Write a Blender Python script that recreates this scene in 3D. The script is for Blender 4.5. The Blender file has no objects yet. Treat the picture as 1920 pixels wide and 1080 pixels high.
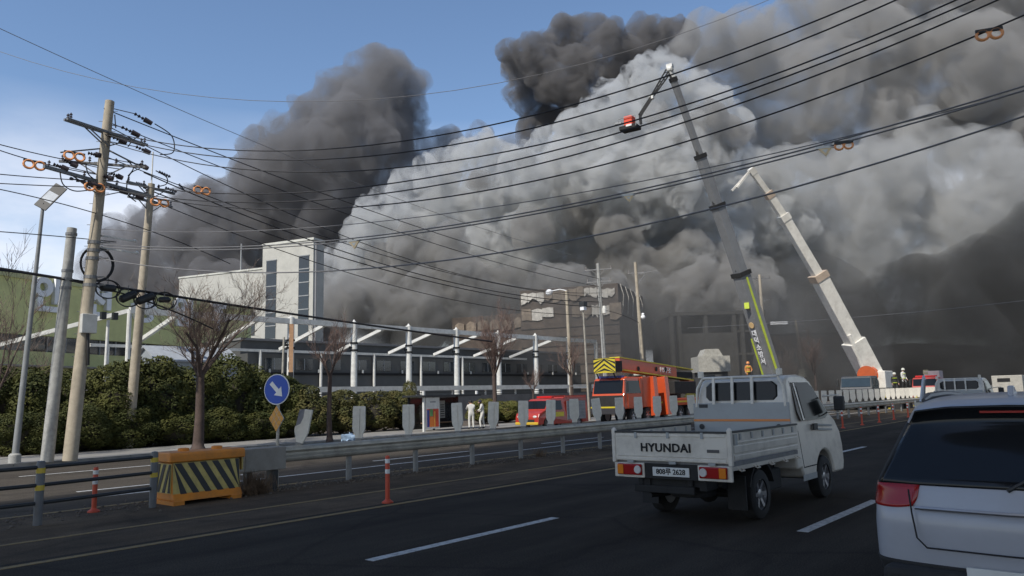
import bpy, bmesh, math, random
from mathutils import Vector, Matrix, noise
random.seed(7)
sc = bpy.context.scene
COL = sc.collection
PI = math.pi
R = math.radians

# ------------------------------------------------------------------ camera
# the road runs along +Y; the camera stands at the origin, 1.75 m up, looking to the left of the road
CAM_H, F_PX, CX, CY = 1.75, 1400.0, 960.0, 540.0
YAW, PITCH, ROLL = R(40.4), R(8.3), R(1.55)
FW = Vector((-math.sin(YAW) * math.cos(PITCH), math.cos(YAW) * math.cos(PITCH), math.sin(PITCH)))
_r0 = Vector((math.cos(YAW), math.sin(YAW), 0)); _u0 = _r0.cross(FW)
RT = _r0 * math.cos(ROLL) - _u0 * math.sin(ROLL)
UP = _u0 * math.cos(ROLL) + _r0 * math.sin(ROLL)
EYE = Vector((0, 0, CAM_H))
cam_data = bpy.data.cameras.new('camera')
cam_data.sensor_width = 36.0
cam_data.lens = 36.0 * F_PX / 1920.0
cam_data.clip_start = 0.1
cam_data.clip_end = 6000
cam = bpy.data.objects.new('camera', cam_data)
COL.objects.link(cam)
cam.matrix_world = Matrix(((RT.x, UP.x, -FW.x, EYE.x), (RT.y, UP.y, -FW.y, EYE.y), (RT.z, UP.z, -FW.z, EYE.z), (0, 0, 0, 1)))
sc.camera = cam

# ------------------------------------------------------------------ sky and sun
SUN_EL, SUN_AZ = R(47), R(176)          # azimuth from +Y, clockwise: behind the camera, to its left
sun_dir = Vector((math.sin(SUN_AZ) * math.cos(SUN_EL), math.cos(SUN_AZ) * math.cos(SUN_EL), math.sin(SUN_EL)))
world = bpy.data.worlds.new('World'); sc.world = world
world.use_nodes = True
wn, wl = world.node_tree.nodes, world.node_tree.links
wn.clear()
w_out = wn.new('ShaderNodeOutputWorld'); w_bg = wn.new('ShaderNodeBackground')
w_sky = wn.new('ShaderNodeTexSky'); w_sky.sky_type = 'NISHITA'; w_sky.sun_disc = False
w_sky.sun_elevation = SUN_EL; w_sky.sun_rotation = SUN_AZ
w_sky.air_density = 1.0; w_sky.dust_density = 0.2; w_sky.ozone_density = 3.0
w_bg.inputs['Strength'].default_value = 0.15
# thin low clouds, the same all round the horizon
w_tc = wn.new('ShaderNodeTexCoord'); w_map = wn.new('ShaderNodeMapping'); w_map.inputs['Scale'].default_value = (1, 1, 2.6)
w_no = wn.new('ShaderNodeTexNoise'); w_no.inputs['Scale'].default_value = 2.6; w_no.inputs['Detail'].default_value = 7; w_no.inputs['Roughness'].default_value = 0.55
w_rm = wn.new('ShaderNodeMapRange'); w_rm.inputs['From Min'].default_value = 0.33; w_rm.inputs['From Max'].default_value = 0.58
w_sep = wn.new('ShaderNodeSeparateXYZ')
w_el = wn.new('ShaderNodeMapRange'); w_el.inputs['From Min'].default_value = 0.36; w_el.inputs['From Max'].default_value = 0.22
w_mul = wn.new('ShaderNodeMath'); w_mul.operation = 'MULTIPLY'
w_m2 = wn.new('ShaderNodeMath'); w_m2.operation = 'MULTIPLY'; w_m2.inputs[1].default_value = 0.85
w_mix = wn.new('ShaderNodeMix'); w_mix.data_type = 'RGBA'; w_mix.inputs[7].default_value = (6.2, 6.4, 7.0, 1)
wl.new(w_tc.outputs['Generated'], w_map.inputs['Vector']); wl.new(w_map.outputs[0], w_no.inputs['Vector'])
wl.new(w_no.outputs['Fac'], w_rm.inputs['Value']); wl.new(w_tc.outputs['Generated'], w_sep.inputs[0])
wl.new(w_sep.outputs['Z'], w_el.inputs['Value']); wl.new(w_rm.outputs[0], w_mul.inputs[0]); wl.new(w_el.outputs[0], w_mul.inputs[1])
wl.new(w_mul.outputs[0], w_m2.inputs[0]); wl.new(w_m2.outputs[0], w_mix.inputs[0])
wl.new(w_sky.outputs[0], w_mix.inputs[6]); wl.new(w_mix.outputs[2], w_bg.inputs['Color']); wl.new(w_bg.outputs[0], w_out.inputs['Surface'])

sun_data = bpy.data.lights.new('sun', 'SUN'); sun_data.energy = 4.1; sun_data.angle = R(0.55); sun_data.color = (1.0, 0.94, 0.85)
sun = bpy.data.objects.new('sun', sun_data); COL.objects.link(sun)
sun.rotation_euler = (-sun_dir).to_track_quat('-Z', 'Y').to_euler()

vs = sc.view_settings
vs.view_transform = 'Standard'; vs.look = 'None'; vs.gamma = 1.0; vs.use_curve_mapping = False
vs.exposure = 0.08
cy = sc.cycles
cy.max_bounces = 10; cy.diffuse_bounces = 3; cy.glossy_bounces = 3; cy.transmission_bounces = 4; cy.transparent_max_bounces = 96
cy.volume_bounces = 5
cy.use_denoising = True
try:
    cy.denoiser = 'OPENIMAGEDENOISE'
except Exception:
    pass
cy.sample_clamp_indirect = 6.0

# ------------------------------------------------------------------ helpers
def ray(px, py):
    return FW + RT * ((px - CX) / F_PX) - UP * ((py - CY) / F_PX)
def at(px, py, d):
    return EYE + ray(px, py) * d
def on_x(px, py, x):
    r = ray(px, py); return EYE + r * (x / r.x)
def on_z(px, py, z):
    r = ray(px, py); return EYE + r * ((z - CAM_H) / r.z)

_mats = {}
def mat(name, col, rough=0.7, metal=0.0, var=0.12, vscale=3.0, bump=0.0, bscale=40.0, spec=0.5, dirt=0.0, dirtcol=(0.06, 0.05, 0.04)):
    if name in _mats: return _mats[name]
    m = bpy.data.materials.new(name); m.use_nodes = True
    n, l = m.node_tree.nodes, m.node_tree.links
    b = n['Principled BSDF']; b.inputs['Roughness'].default_value = rough; b.inputs['Metallic'].default_value = metal
    b.inputs['Specular IOR Level'].default_value = spec
    c = (*col, 1)
    tc = n.new('ShaderNodeTexCoord')
    no = n.new('ShaderNodeTexNoise'); no.inputs['Scale'].default_value = vscale; no.inputs['Detail'].default_value = 6; no.inputs['Roughness'].default_value = 0.62
    l.new(tc.outputs['Object'], no.inputs['Vector'])
    mr = n.new('ShaderNodeMapRange'); mr.inputs['From Min'].default_value = 0.3; mr.inputs['From Max'].default_value = 0.7
    mr.inputs['To Min'].default_value = 1 - var; mr.inputs['To Max'].default_value = 1 + var
    l.new(no.outputs['Fac'], mr.inputs['Value'])
    mx = n.new('ShaderNodeMix'); mx.data_type = 'RGBA'; mx.blend_type = 'MULTIPLY'; mx.inputs[0].default_value = 1.0; mx.inputs[6].default_value = c
    l.new(mr.outputs[0], mx.inputs[7])
    last = mx.outputs[2]
    if dirt > 0:
        n2 = n.new('ShaderNodeTexNoise'); n2.inputs['Scale'].default_value = vscale * 2.3; n2.inputs['Detail'].default_value = 8; n2.inputs['Roughness'].default_value = 0.7
        l.new(tc.outputs['Object'], n2.inputs['Vector'])
        m2 = n.new('ShaderNodeMapRange'); m2.inputs['From Min'].default_value = 0.45; m2.inputs['From Max'].default_value = 0.75; m2.inputs['To Max'].default_value = dirt
        l.new(n2.outputs['Fac'], m2.inputs['Value'])
        md = n.new('ShaderNodeMix'); md.data_type = 'RGBA'; md.inputs[7].default_value = (*dirtcol, 1)
        l.new(m2.outputs[0], md.inputs[0]); l.new(last, md.inputs[6]); last = md.outputs[2]
    l.new(last, b.inputs['Base Color'])
    if bump > 0:
        bn = n.new('ShaderNodeTexNoise'); bn.inputs['Scale'].default_value = bscale; bn.inputs['Detail'].default_value = 5
        l.new(tc.outputs['Object'], bn.inputs['Vector'])
        bp = n.new('ShaderNodeBump'); bp.inputs['Strength'].default_value = bump; bp.inputs['Distance'].default_value = 0.02
        l.new(bn.outputs['Fac'], bp.inputs['Height']); l.new(bp.outputs[0], b.inputs['Normal'])
    _mats[name] = m
    return m

class MB:
    """collects simple solids and links them as one mesh object"""
    def __init__(s): s.v = []; s.f = []; s.m = []
    def add(s, vs, fs, mi=0):
        n = len(s.v); s.v += [tuple(v) for v in vs]; s.f += [tuple(i + n for i in f) for f in fs]; s.m += [mi] * len(fs); return s
    def box(s, c, d, rz=0.0, M=None, mi=0):
        x, y, z = d[0] / 2, d[1] / 2, d[2] / 2
        vs = [Vector((a, b, e)) for e in (-z, z) for b in (-y, y) for a in (-x, x)]
        if M is not None: vs = [M @ v for v in vs]
        elif rz: vs = [Matrix.Rotation(rz, 3, 'Z') @ v for v in vs]
        c = Vector(c)
        return s.add([v + c for v in vs], [(0, 2, 3, 1), (4, 5, 7, 6), (0, 1, 5, 4), (2, 6, 7, 3), (0, 4, 6, 2), (1, 3, 7, 5)], mi)
    def span(s, lo, hi, mi=0):
        return s.box([(a + b) / 2 for a, b in zip(lo, hi)], [b - a for a, b in zip(lo, hi)], mi=mi)
    def beam(s, a, b, w, h, mi=0, up=(0, 0, 1)):
        a, b = Vector(a), Vector(b); d = (b - a).normalized(); u = Vector(up)
        x = d.cross(u)
        if x.length < 1e-4: x = d.cross(Vector((1, 0, 0)))
        x.normalize(); u = x.cross(d)
        vs = [p + x * (i * w / 2) + u * (j * h / 2) for p in (a, b) for i, j in ((-1, -1), (1, -1), (1, 1), (-1, 1))]
        return s.add(vs, [(0, 3, 2, 1), (4, 5, 6, 7), (0, 1, 5, 4), (1, 2, 6, 5), (2, 3, 7, 6), (3, 0, 4, 7)], mi)
    def sweep(s, pts, r, n=8, cap=True, mi=0):
        pts = [Vector(p) for p in pts]
        if not isinstance(r, (list, tuple)): r = [r] * len(pts)
        rings = []; px = None
        for i, p in enumerate(pts):
            d = (pts[min(i + 1, len(pts) - 1)] - pts[max(i - 1, 0)])
            if d.length < 1e-9: d = Vector((0, 0, 1))
            d.normalize()
            if px is None:
                px = d.cross(Vector((0, 0, 1)))
                if px.length < 1e-3: px = d.cross(Vector((1, 0, 0)))
            px = px - d * px.dot(d)
            if px.length < 1e-6: px = d.orthogonal()
            px.normalize(); py = d.cross(px)
            rings.append([p + (px * math.cos(2 * PI * k / n) + py * math.sin(2 * PI * k / n)) * r[i] for k in range(n)])
        return s.loft(rings, cap, mi)
    def tube(s, a, b, r0, r1=None, n=10, cap=True, mi=0):
        return s.sweep([a, b], [r0, r0 if r1 is None else r1], n, cap, mi)
    def loft(s, rings, cap=True, mi=0):
        n = len(rings[0]); vs = [v for r in rings for v in r]; fs = []
        for i in range(len(rings) - 1):
            for k in range(n):
                fs.append((i * n + k, i * n + (k + 1) % n, (i + 1) * n + (k + 1) % n, (i + 1) * n + k))
        if cap:
            fs.append(tuple(range(n - 1, -1, -1))); fs.append(tuple(range((len(rings) - 1) * n, len(rings) * n)))
        return s.add(vs, fs, mi)
    def lathe(s, prof, c, axis='z', n=16, mi=0, closed=False):
        c = Vector(c); rings = []
        for r, h in prof:
            ring = []
            for k in range(n):
                a = 2 * PI * k / n; u, v = r * math.cos(a), r * math.sin(a)
                ring.append(c + Vector({'z': (u, v, h), 'x': (h, u, v), 'y': (u, h, v)}[axis]))
            rings.append(ring)
        if closed: rings.append(rings[0])
        return s.loft(rings, not closed, mi)
    def prism(s, poly, lo, hi, axis='x', mi=0):
        def P(a, b, t): return {'x': (t, a, b), 'y': (a, t, b), 'z': (a, b, t)}[axis]
        return s.loft([[P(a, b, lo) for a, b in poly], [P(a, b, hi) for a, b in poly]], True, mi)
    def wprism(s, poly, wf, axis='x', mi=0):
        """a side profile (y, z) spread to the half-width wf(y, z) on each side"""
        return s.loft([[(-wf(a, b), a, b) for a, b in poly], [(wf(a, b), a, b) for a, b in poly]], True, mi)
    def ball(s, c, r, sub=1, mi=0):
        bm = bmesh.new(); bmesh.ops.create_icosphere(bm, subdivisions=sub, radius=1.0)
        rr = r if isinstance(r, (list, tuple)) else (r, r, r)
        vs = [Vector((v.co.x * rr[0] + c[0], v.co.y * rr[1] + c[1], v.co.z * rr[2] + c[2])) for v in bm.verts]
        fs = [tuple(v.index for v in f.verts) for f in bm.faces]; bm.free()
        return s.add(vs, fs, mi)
    def mesh(s, name, mats, smooth=False, fix=True):
        me = bpy.data.meshes.new(name); me.from_pydata(s.v, [], s.f)
        for m in (mats if isinstance(mats, (list, tuple)) else [mats]): me.materials.append(m)
        if any(s.m): me.polygons.foreach_set('material_index', s.m)
        if fix:
            bm = bmesh.new(); bm.from_mesh(me); bmesh.ops.recalc_face_normals(bm, faces=bm.faces); bm.to_mesh(me); bm.free()
        if smooth:
            me.polygons.foreach_set('use_smooth', [True] * len(me.polygons))
            try: me.set_sharp_from_angle(angle=R(40))
            except Exception: pass
        me.update(); return me
    def obj(s, name, mats, parent=None, smooth=False, bevel=0.0, loc=None, fix=True, seg=2):
        o = bpy.data.objects.new(name, s.mesh(name, mats, smooth, fix)); COL.objects.link(o)
        if parent is not None: o.parent = parent
        if loc is not None: o.location = loc
        if bevel > 0:
            md = o.modifiers.new('edge', 'BEVEL'); md.width = bevel; md.segments = seg; md.limit_method = 'ANGLE'; md.angle_limit = R(35)
        return o

def tag(o, label=None, cat=None, group=None, kind=None):
    if label: o['label'] = label
    if cat: o['category'] = cat
    if group: o['group'] = group
    if kind: o['kind'] = kind
    return o
def thing(name, loc, label, cat, rz=0.0, group=None):
    o = bpy.data.objects.new(name, None); COL.objects.link(o)
    o.location = loc; o.rotation_euler = (0, 0, rz); o.empty_display_size = 0.3
    return tag(o, label, cat, group)
_kids = {}
def copy_tree(o, parent=None, label=None):
    c = o.copy(); COL.objects.link(c); c.parent = parent
    if label: c['label'] = label
    for ch in [x for x in bpy.data.objects if x.parent == o]: copy_tree(ch, c)
    return c
def text_mb(s, size, depth, name, material, parent=None, M=None, bold=0.0, spacing=1.0, sx=1.0):
    cu = bpy.data.curves.new('lettering', 'FONT'); cu.body = s; cu.size = size; cu.extrude = depth / 2; cu.align_x = 'CENTER'; cu.align_y = 'CENTER'
    cu.offset = bold; cu.space_character = spacing; cu.resolution_u = 4
    t = bpy.data.objects.new('lettering', cu); COL.objects.link(t)
    bpy.context.view_layer.update()
    me = bpy.data.meshes.new_from_object(t.evaluated_get(bpy.context.evaluated_depsgraph_get()))
    bpy.data.objects.remove(t); bpy.data.curves.remove(cu)
    if sx != 1.0: me.transform(Matrix.Diagonal((sx, 1, 1, 1)))
    if M is not None: me.transform(M)
    me.materials.clear(); me.materials.append(material); me.name = name
    o = bpy.data.objects.new(name, me); COL.objects.link(o)
    if parent is not None: o.parent = parent
    return o
def frame3(o, xdir, ydir):
    """matrix that puts the XY plane of lettering on the plane spanned by xdir, ydir at o"""
    x = Vector(xdir).normalized(); y = Vector(ydir); z = x.cross(y).normalized(); y = z.cross(x)
    return Matrix(((x.x, y.x, z.x, o[0]), (x.y, y.y, z.y, o[1]), (x.z, y.z, z.z, o[2]), (0, 0, 0, 1)))

# ------------------------------------------------------------------ ground, road, pavements
def asphalt(name, col, tint, seam=0.78, sc1=0.35):
    m = bpy.data.materials.new(name); m.use_nodes = True
    n, l = m.node_tree.nodes, m.node_tree.links; b = n['Principled BSDF']; b.inputs['Roughness'].default_value = 0.95
    b.inputs['Specular IOR Level'].default_value = 0.15
    tc = n.new('ShaderNodeTexCoord')
    mp = n.new('ShaderNodeMapping'); mp.inputs['Scale'].default_value = (1.0, 0.12, 1.0); l.new(tc.outputs['Object'], mp.inputs['Vector'])
    n1 = n.new('ShaderNodeTexNoise'); n1.inputs['Scale'].default_value = 1.1; n1.inputs['Detail'].default_value = 8; n1.inputs['Roughness'].default_value = 0.65; l.new(mp.outputs[0], n1.inputs['Vector'])
    n2 = n.new('ShaderNodeTexNoise'); n2.inputs['Scale'].default_value = sc1; n2.inputs['Detail'].default_value = 9; n2.inputs['Roughness'].default_value = 0.7; l.new(tc.outputs['Object'], n2.inputs['Vector'])
    n3 = n.new('ShaderNodeTexNoise'); n3.inputs['Scale'].default_value = 60; n3.inputs['Detail'].default_value = 2; l.new(tc.outputs['Object'], n3.inputs['Vector'])
    cr = n.new('ShaderNodeTexVoronoi'); cr.feature = 'DISTANCE_TO_EDGE'; cr.inputs['Scale'].default_value = 0.28; cr.inputs['Randomness'].default_value = 1.0
    wv = n.new('ShaderNodeMix'); wv.data_type = 'RGBA'; wv.blend_type = 'ADD'; wv.inputs[0].default_value = 0.9
    l.new(tc.outputs['Object'], wv.inputs[6]); l.new(n2.outputs['Color'], wv.inputs[7]); l.new(wv.outputs[2], cr.inputs['Vector'])
    ck = n.new('ShaderNodeMapRange'); ck.inputs['From Min'].default_value = 0.004; ck.inputs['From Max'].default_value = 0.02; ck.inputs['To Min'].default_value = seam; ck.inputs['To Max'].default_value = 1.0
    l.new(cr.outputs['Distance'], ck.inputs['Value'])
    a1 = n.new('ShaderNodeMapRange'); a1.inputs['From Min'].default_value = 0.3; a1.inputs['From Max'].default_value = 0.7; a1.inputs['To Min'].default_value = 0.58; a1.inputs['To Max'].default_value = 1.45; l.new(n1.outputs['Fac'], a1.inputs['Value'])
    cm = n.new('ShaderNodeMix'); cm.data_type = 'RGBA'; cm.inputs[6].default_value = (*col, 1); cm.inputs[7].default_value = (*tint, 1)
    t2 = n.new('ShaderNodeMapRange'); t2.inputs['From Min'].default_value = 0.4; t2.inputs['From Max'].default_value = 0.66; l.new(n2.outputs['Fac'], t2.inputs['Value']); l.new(t2.outputs[0], cm.inputs[0])
    g3 = n.new('ShaderNodeMapRange'); g3.inputs['From Min'].default_value = 0.3; g3.inputs['From Max'].default_value = 0.7; g3.inputs['To Min'].default_value = 0.45; g3.inputs['To Max'].default_value = 1.55; l.new(n3.outputs['Fac'], g3.inputs['Value'])
    p = a1.outputs[0]
    for q in (ck.outputs[0], g3.outputs[0]):
        mm = n.new('ShaderNodeMath'); mm.operation = 'MULTIPLY'; l.new(p, mm.inputs[0]); l.new(q, mm.inputs[1]); p = mm.outputs[0]
    fx = n.new('ShaderNodeMix'); fx.data_type = 'RGBA'; fx.blend_type = 'MULTIPLY'; fx.inputs[0].default_value = 1; l.new(cm.outputs[2], fx.inputs[6]); l.new(p, fx.inputs[7])
    l.new(fx.outputs[2], b.inputs['Base Color'])
    bp = n.new('ShaderNodeBump'); bp.inputs['Strength'].default_value = 0.35; bp.inputs['Distance'].default_value = 0.01; l.new(n3.outputs['Fac'], bp.inputs['Height']); l.new(bp.outputs[0], b.inputs['Normal'])
    return m
M_road = asphalt('asphalt', (0.034, 0.0285, 0.0225), (0.048, 0.040, 0.031))
M_far = asphalt('asphalt_worn', (0.058, 0.050, 0.040), (0.075, 0.063, 0.050))
M_median = asphalt('median_dirt_asphalt', (0.068, 0.052, 0.037), (0.125, 0.090, 0.058), 0.8, 0.8)
M_pave = mat('pavement_concrete', (0.24, 0.23, 0.21), 0.9, var=0.2, vscale=1.2, bump=0.3)
M_kerb = mat('kerb_stone', (0.26, 0.25, 0.23), 0.85, var=0.2, vscale=2)
M_soil = mat('soil', (0.10, 0.08, 0.06), 0.95, var=0.35, vscale=0.5, bump=0.4, bscale=8)
M_yard = mat('yard_concrete', (0.2, 0.195, 0.185), 0.9, var=0.25, vscale=0.4)
def paint_mat(name, col, wear):
    m = mat(name, col, 0.7, var=0.12, vscale=6, dirt=wear, dirtcol=(0.055, 0.052, 0.048)); return m
M_white = paint_mat('worn_white_paint', (0.55, 0.55, 0.53), 0.85)
M_yel = paint_mat('worn_yellow_paint', (0.26, 0.17, 0.05), 1.0)
FZ = -0.25                       # level of the far side of the road
def far_z(x): return -0.02 + (FZ + 0.02) * max(0, min(1, (-14.8 - x) / 16.2))

def sheet(name, x0, x1, y0, y1, zf, m, ny=1):
    b = MB()
    ys = [y0 + (y1 - y0) * i / ny for i in range(ny + 1)]
    vs = []; fs = []
    for i, y in enumerate(ys):
        vs += [(x0, y, zf(x0)), (x1, y, zf(x1))]
        if i: k = 2 * i; fs.append((k - 2, k - 1, k + 1, k))
    b.add(vs, fs)
    o = b.obj(name, m); return tag(o, kind='structure')
b = MB(); S = 3000; b.add([(-S, -S, -0.32), (S, -S, -0.32), (S, S, -0.32), (-S, S, -0.32)], [(0, 1, 2, 3)]); tag(b.obj('ground', M_soil), kind='structure')
b = MB(); b.prism([(-10.3, -0.3), (14, -0.3), (14, 0.0), (-10.3, 0.0)], -150, 420, 'y'); tag(b.obj('road', M_road), kind='structure')
b = MB(); b.prism([(-14.8, -0.3), (-10.3, -0.3), (-10.3, 0.0), (-14.8, 0.0)], -150, 420, 'y'); tag(b.obj('median_strip', M_median), kind='structure')
b = MB(); b.prism([(-31.0, -0.31), (-14.8, -0.31), (-14.8, far_z(-14.8)), (-31.0, far_z(-31))], -150, 420, 'y'); tag(b.obj('far_road', M_far), kind='structure')
b = MB(); b.prism([(-36.0, -0.31), (-31.2, -0.31), (-31.2, -0.115), (-36.0, -0.115)], -150, 420, 'y'); tag(b.obj('pavement', M_pave), kind='structure')
b = MB(); b.prism([(-95, -0.315), (-46, -0.315), (-46, -0.2), (-95, -0.2)], -60, 150, 'y'); tag(b.obj('factory_yard', M_yard), kind='structure')
# kerb of single stones along the far pavement
kerb = MB(); kerb.prism([(-31.2, -0.31), (-31.0, -0.31), (-31.0, -0.2), (-31.2, -0.2)], -60, 200, 'y')
kerb = tag(kerb.obj('kerb', M_kerb), kind='structure')
ks = MB(); ks.span((-0.1, -0.49, -0.11), (0.105, 0.49, 0.11)); kme = ks.mesh('kerb_stone', M_kerb)
for i in range(70):
    o = bpy.data.objects.new('kerb_stone', kme); COL.objects.link(o); o.parent = kerb; o.location = (-31.1, 0.5 + i, -0.215 + random.uniform(-.006, .006))
# painted lines
def line(name, x, w, segs, m, z, zf=None):
    b = MB()
    for y0, y1 in segs:
        b.span((x - w / 2, y0, z), (x + w / 2, y1, z + 0.004))
    o = b.obj(name, m); return tag(o, kind='structure')
line('yellow_edge_line', -10.06, 0.13, [(-30, 200)], M_yel, 0.0)
line('yellow_median_line', -11.75, 0.10, [(-30, 200)], M_yel, 0.0)
line('yellow_line_behind_guardrail', -14.62, 0.12, [(-30, 200)], M_yel, 0.0)
line('white_lane_line', -6.85, 0.14, [(8.88 + 7.6 * k - 3.4, 8.88 + 7.6 * k) for k in range(-3, 26)] , M_white, 0.0)
line('white_lane_line', -3.55, 0.14, [(12.8 + 7.6 * k - 3.2, 12.8 + 7.6 * k) for k in range(-3, 26)], M_white, 0.0)
line('white_shoulder_line', 1.6, 0.14, [(-30, 200)], M_white, 0.0)
for lx, off in ((-18.4, 0), (-22.0, 3), (-25.6, 1)):
    b = MB()
    for k in range(26):
        y0 = -10 + off + k * 8.3; z = far_z(lx)
        b.span((lx - 0.07, y0, z - 0.004), (lx + 0.07, y0 + 4.2, z + 0.005))
    tag(b.obj('white_lane_line', M_white), kind='structure')
line('white_edge_line', -16.7, 0.13, [(-30, 200)], M_white, far_z(-16.7) - 0.001)
# litter of grit and dead grass along the guardrail foot
gr = MB(); rnd = random.Random(5)
for i in range(1500):
    y = rnd.uniform(2, 30); x = -14.1 + rnd.gauss(0, 0.35); r = rnd.uniform(0.008, 0.03)
    gr.ball((x, y, r * 0.4), (r, r * rnd.uniform(0.6, 1.4), r * 0.7), 0)
tag(gr.obj('grit', mat('grit', (0.13, 0.11, 0.09), 0.95, var=0.3)), 'loose grit scattered along the foot of the guardrail', 'grit', kind='stuff')
dg = MB()
for (cx_, cy_, s_, n_) in ((-13.75, 8.2, 0.34, 420), (-13.6, 7.9, 0.2, 160), (-14.0, 17.5, 0.2, 80), (-13.9, 7.3, 0.15, 80)):
    for i in range(n_):
        a = rnd.uniform(0, 2 * PI); d = s_ * abs(rnd.gauss(0, 0.35)); p = Vector((cx_ + d * math.cos(a), cy_ + d * 1.5 * math.sin(a), 0))
        h = rnd.uniform(0.12, 0.5) * (s_ / 0.34); q = p + Vector((rnd.gauss(0, .12), rnd.gauss(0, .12), h)); w = Vector((math.cos(a), math.sin(a), 0)) * 0.006
        m_ = (p + q) / 2 + Vector((rnd.gauss(0, .04), rnd.gauss(0, .04), 0.03))
        n0 = len(dg.v); dg.v += [tuple(p - w), tuple(p + w), tuple(m_ + w), tuple(m_ - w), tuple(q)]; dg.f += [(n0, n0 + 1, n0 + 2, n0 + 3), (n0 + 3, n0 + 2, n0 + 4)]; dg.m += [0, 0]
tag(dg.obj('dead_grass', mat('dead_grass', (0.16, 0.11, 0.07), 0.95, var=0.3, vscale=8), fix=False), 'dry brown weeds growing beside the striped orange barrier', 'weeds', kind='stuff')

# ------------------------------------------------------------------ buildings
def metal_sheet(name, col, rib=3.2, rough=0.6, dirt=0.25, axis='u', var=0.12):
    """corrugated cladding: colour, streaks and fine ribs along the object's X"""
    m = mat(name, col, rough, var=var, vscale=0.7, dirt=dirt, dirtcol=tuple(c * 0.55 for c in col))
    n, l = m.node_tree.nodes, m.node_tree.links
    b = n['Principled BSDF']; tc = n.new('ShaderNodeTexCoord')
    wv = n.new('ShaderNodeTexWave'); wv.wave_type = 'BANDS'; wv.bands_direction = 'X'; wv.inputs['Scale'].default_value = rib
    l.new(tc.outputs['Object'], wv.inputs['Vector'])
    bp = n.new('ShaderNodeBump'); bp.inputs['Strength'].default_value = 0.5; bp.inputs['Distance'].default_value = 0.03
    l.new(wv.outputs['Fac'], bp.inputs['Height']); l.new(bp.outputs[0], b.inputs['Normal'])
    return m
M_green = metal_sheet('green_cladding', (0.68, 0.68, 0.31))
M_cream = metal_sheet('cream_cladding', (0.46, 0.45, 0.405), 1.2, dirt=0.15)
M_greyclad = metal_sheet('grey_cladding', (0.09, 0.092, 0.09), 2.0, dirt=0.2)
M_glass = mat('dark_glass', (0.02, 0.025, 0.03), 0.08, var=0.1, spec=0.8)
M_frame = mat('window_frame_grey', (0.3, 0.31, 0.31), 0.5)
M_wsteel = mat('white_steel', (0.70, 0.70, 0.66), 0.5, var=0.12, vscale=2, dirt=0.3, dirtcol=(0.25, 0.22, 0.18))
M_concrete = mat('concrete', (0.3, 0.29, 0.27), 0.9, var=0.22, vscale=1.5, bump=0.25, dirt=0.3, dirtcol=(0.15, 0.14, 0.12))
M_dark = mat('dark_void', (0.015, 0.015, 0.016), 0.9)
M_letter = mat('white_letter', (0.84, 0.85, 0.86), 0.45, var=0.06)

class Face:
    """a vertical facade from A to B (ground points); local X runs along it, local -Y looks out"""
    def __init__(s, A, B, z0=-0.2):
        s.A = Vector((A[0], A[1], 0)); s.B = Vector((B[0], B[1], 0)); d = s.B - s.A; s.L = d.length; s.d = d.normalized()
        s.n = Vector((s.d.y, -s.d.x, 0)); s.rz = math.atan2(s.d.y, s.d.x); s.z0 = z0
    def uv(s, px, py):
        r = ray(px, py); t = (s.A - EYE).dot(s.n) / r.dot(s.n); p = EYE + r * t
        return (p - s.A).dot(s.d), p.z - s.z0

# --- green factory hall with big white letters
gf = Face((-60.0, 17.8), (-68.7, 39.9))
u_l, _ = gf.uv(-260, 560)
A2 = gf.A + gf.d * u_l
gf = Face((A2.x, A2.y), (-68.7, 39.9))
green = thing('factory_hall', (gf.A.x, gf.A.y, gf.z0), 'green clad factory hall with large white letters on its front', 'building', gf.rz)
GH = 11.1; D = 26
uc, vc = gf.uv(470, 640)
w0 = 6.05; w1 = 7.2                                                # the window band
b = MB()
b.span((0, 0, 0), (gf.L, D, w0)); b.span((0, 0, w1), (gf.L, D, GH)); b.span((0, 0.35, w0), (gf.L, D, w1))
b.obj('wall', M_green, green)
b = MB(); b.span((-0.15, -0.15, GH), (gf.L + 0.15, D + 0.15, GH + 0.35)); b.obj('roof', mat('roof_trim', (0.5, 0.5, 0.26), 0.6), green)
b = MB(); b.span((gf.L - 0.45, -0.06, 0), (gf.L + 0.06, 0.4, GH)); b.obj('corner_trim', mat('pale_green_trim', (0.60, 0.66, 0.34), 0.6), green)
wd = MB(); wd.span((0, 0.2, 0.03), (1.44, 0.24, w1 - w0 - 0.03)); wme = wd.mesh('window', M_glass)
fr = MB(); fr.span((-0.03, 0.1, 0), (0.03, 0.26, w1 - w0)); fme = fr.mesh('window_frame', M_frame)
for i in range(int(gf.L / 1.5)):
    o = bpy.data.objects.new('window', wme); COL.objects.link(o); o.parent = green; o.location = (0.03 + i * 1.5, 0, w0)
    f = bpy.data.objects.new('frame', fme); COL.objects.link(f); f.parent = o
# letters
u1, v1 = gf.uv(85, 553); u5, v5 = gf.uv(405, 590); v1 -= 0.15
for i, ch in enumerate('안전공업㈜'[:5]):
    uu = u1 + (u5 - u1) * i / 4
    vv = v1 + (v5 - v1) * i / 4 * 0.0
    text_mb(ch if ch != '㈜' else '주', 2.75, 0.35, 'sign_letter', M_letter, green, Matrix.Translation((uu, -0.2, vv)) @ Matrix.Rotation(PI / 2, 4, 'X'), bold=0.10)
b = MB(); b.span((0, -1.3, 4.9), (gf.L * 0.5, 0.02, 5.02)); b.obj('canopy', mat('canopy_grey', (0.28, 0.27, 0.25), 0.7), green)

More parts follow.
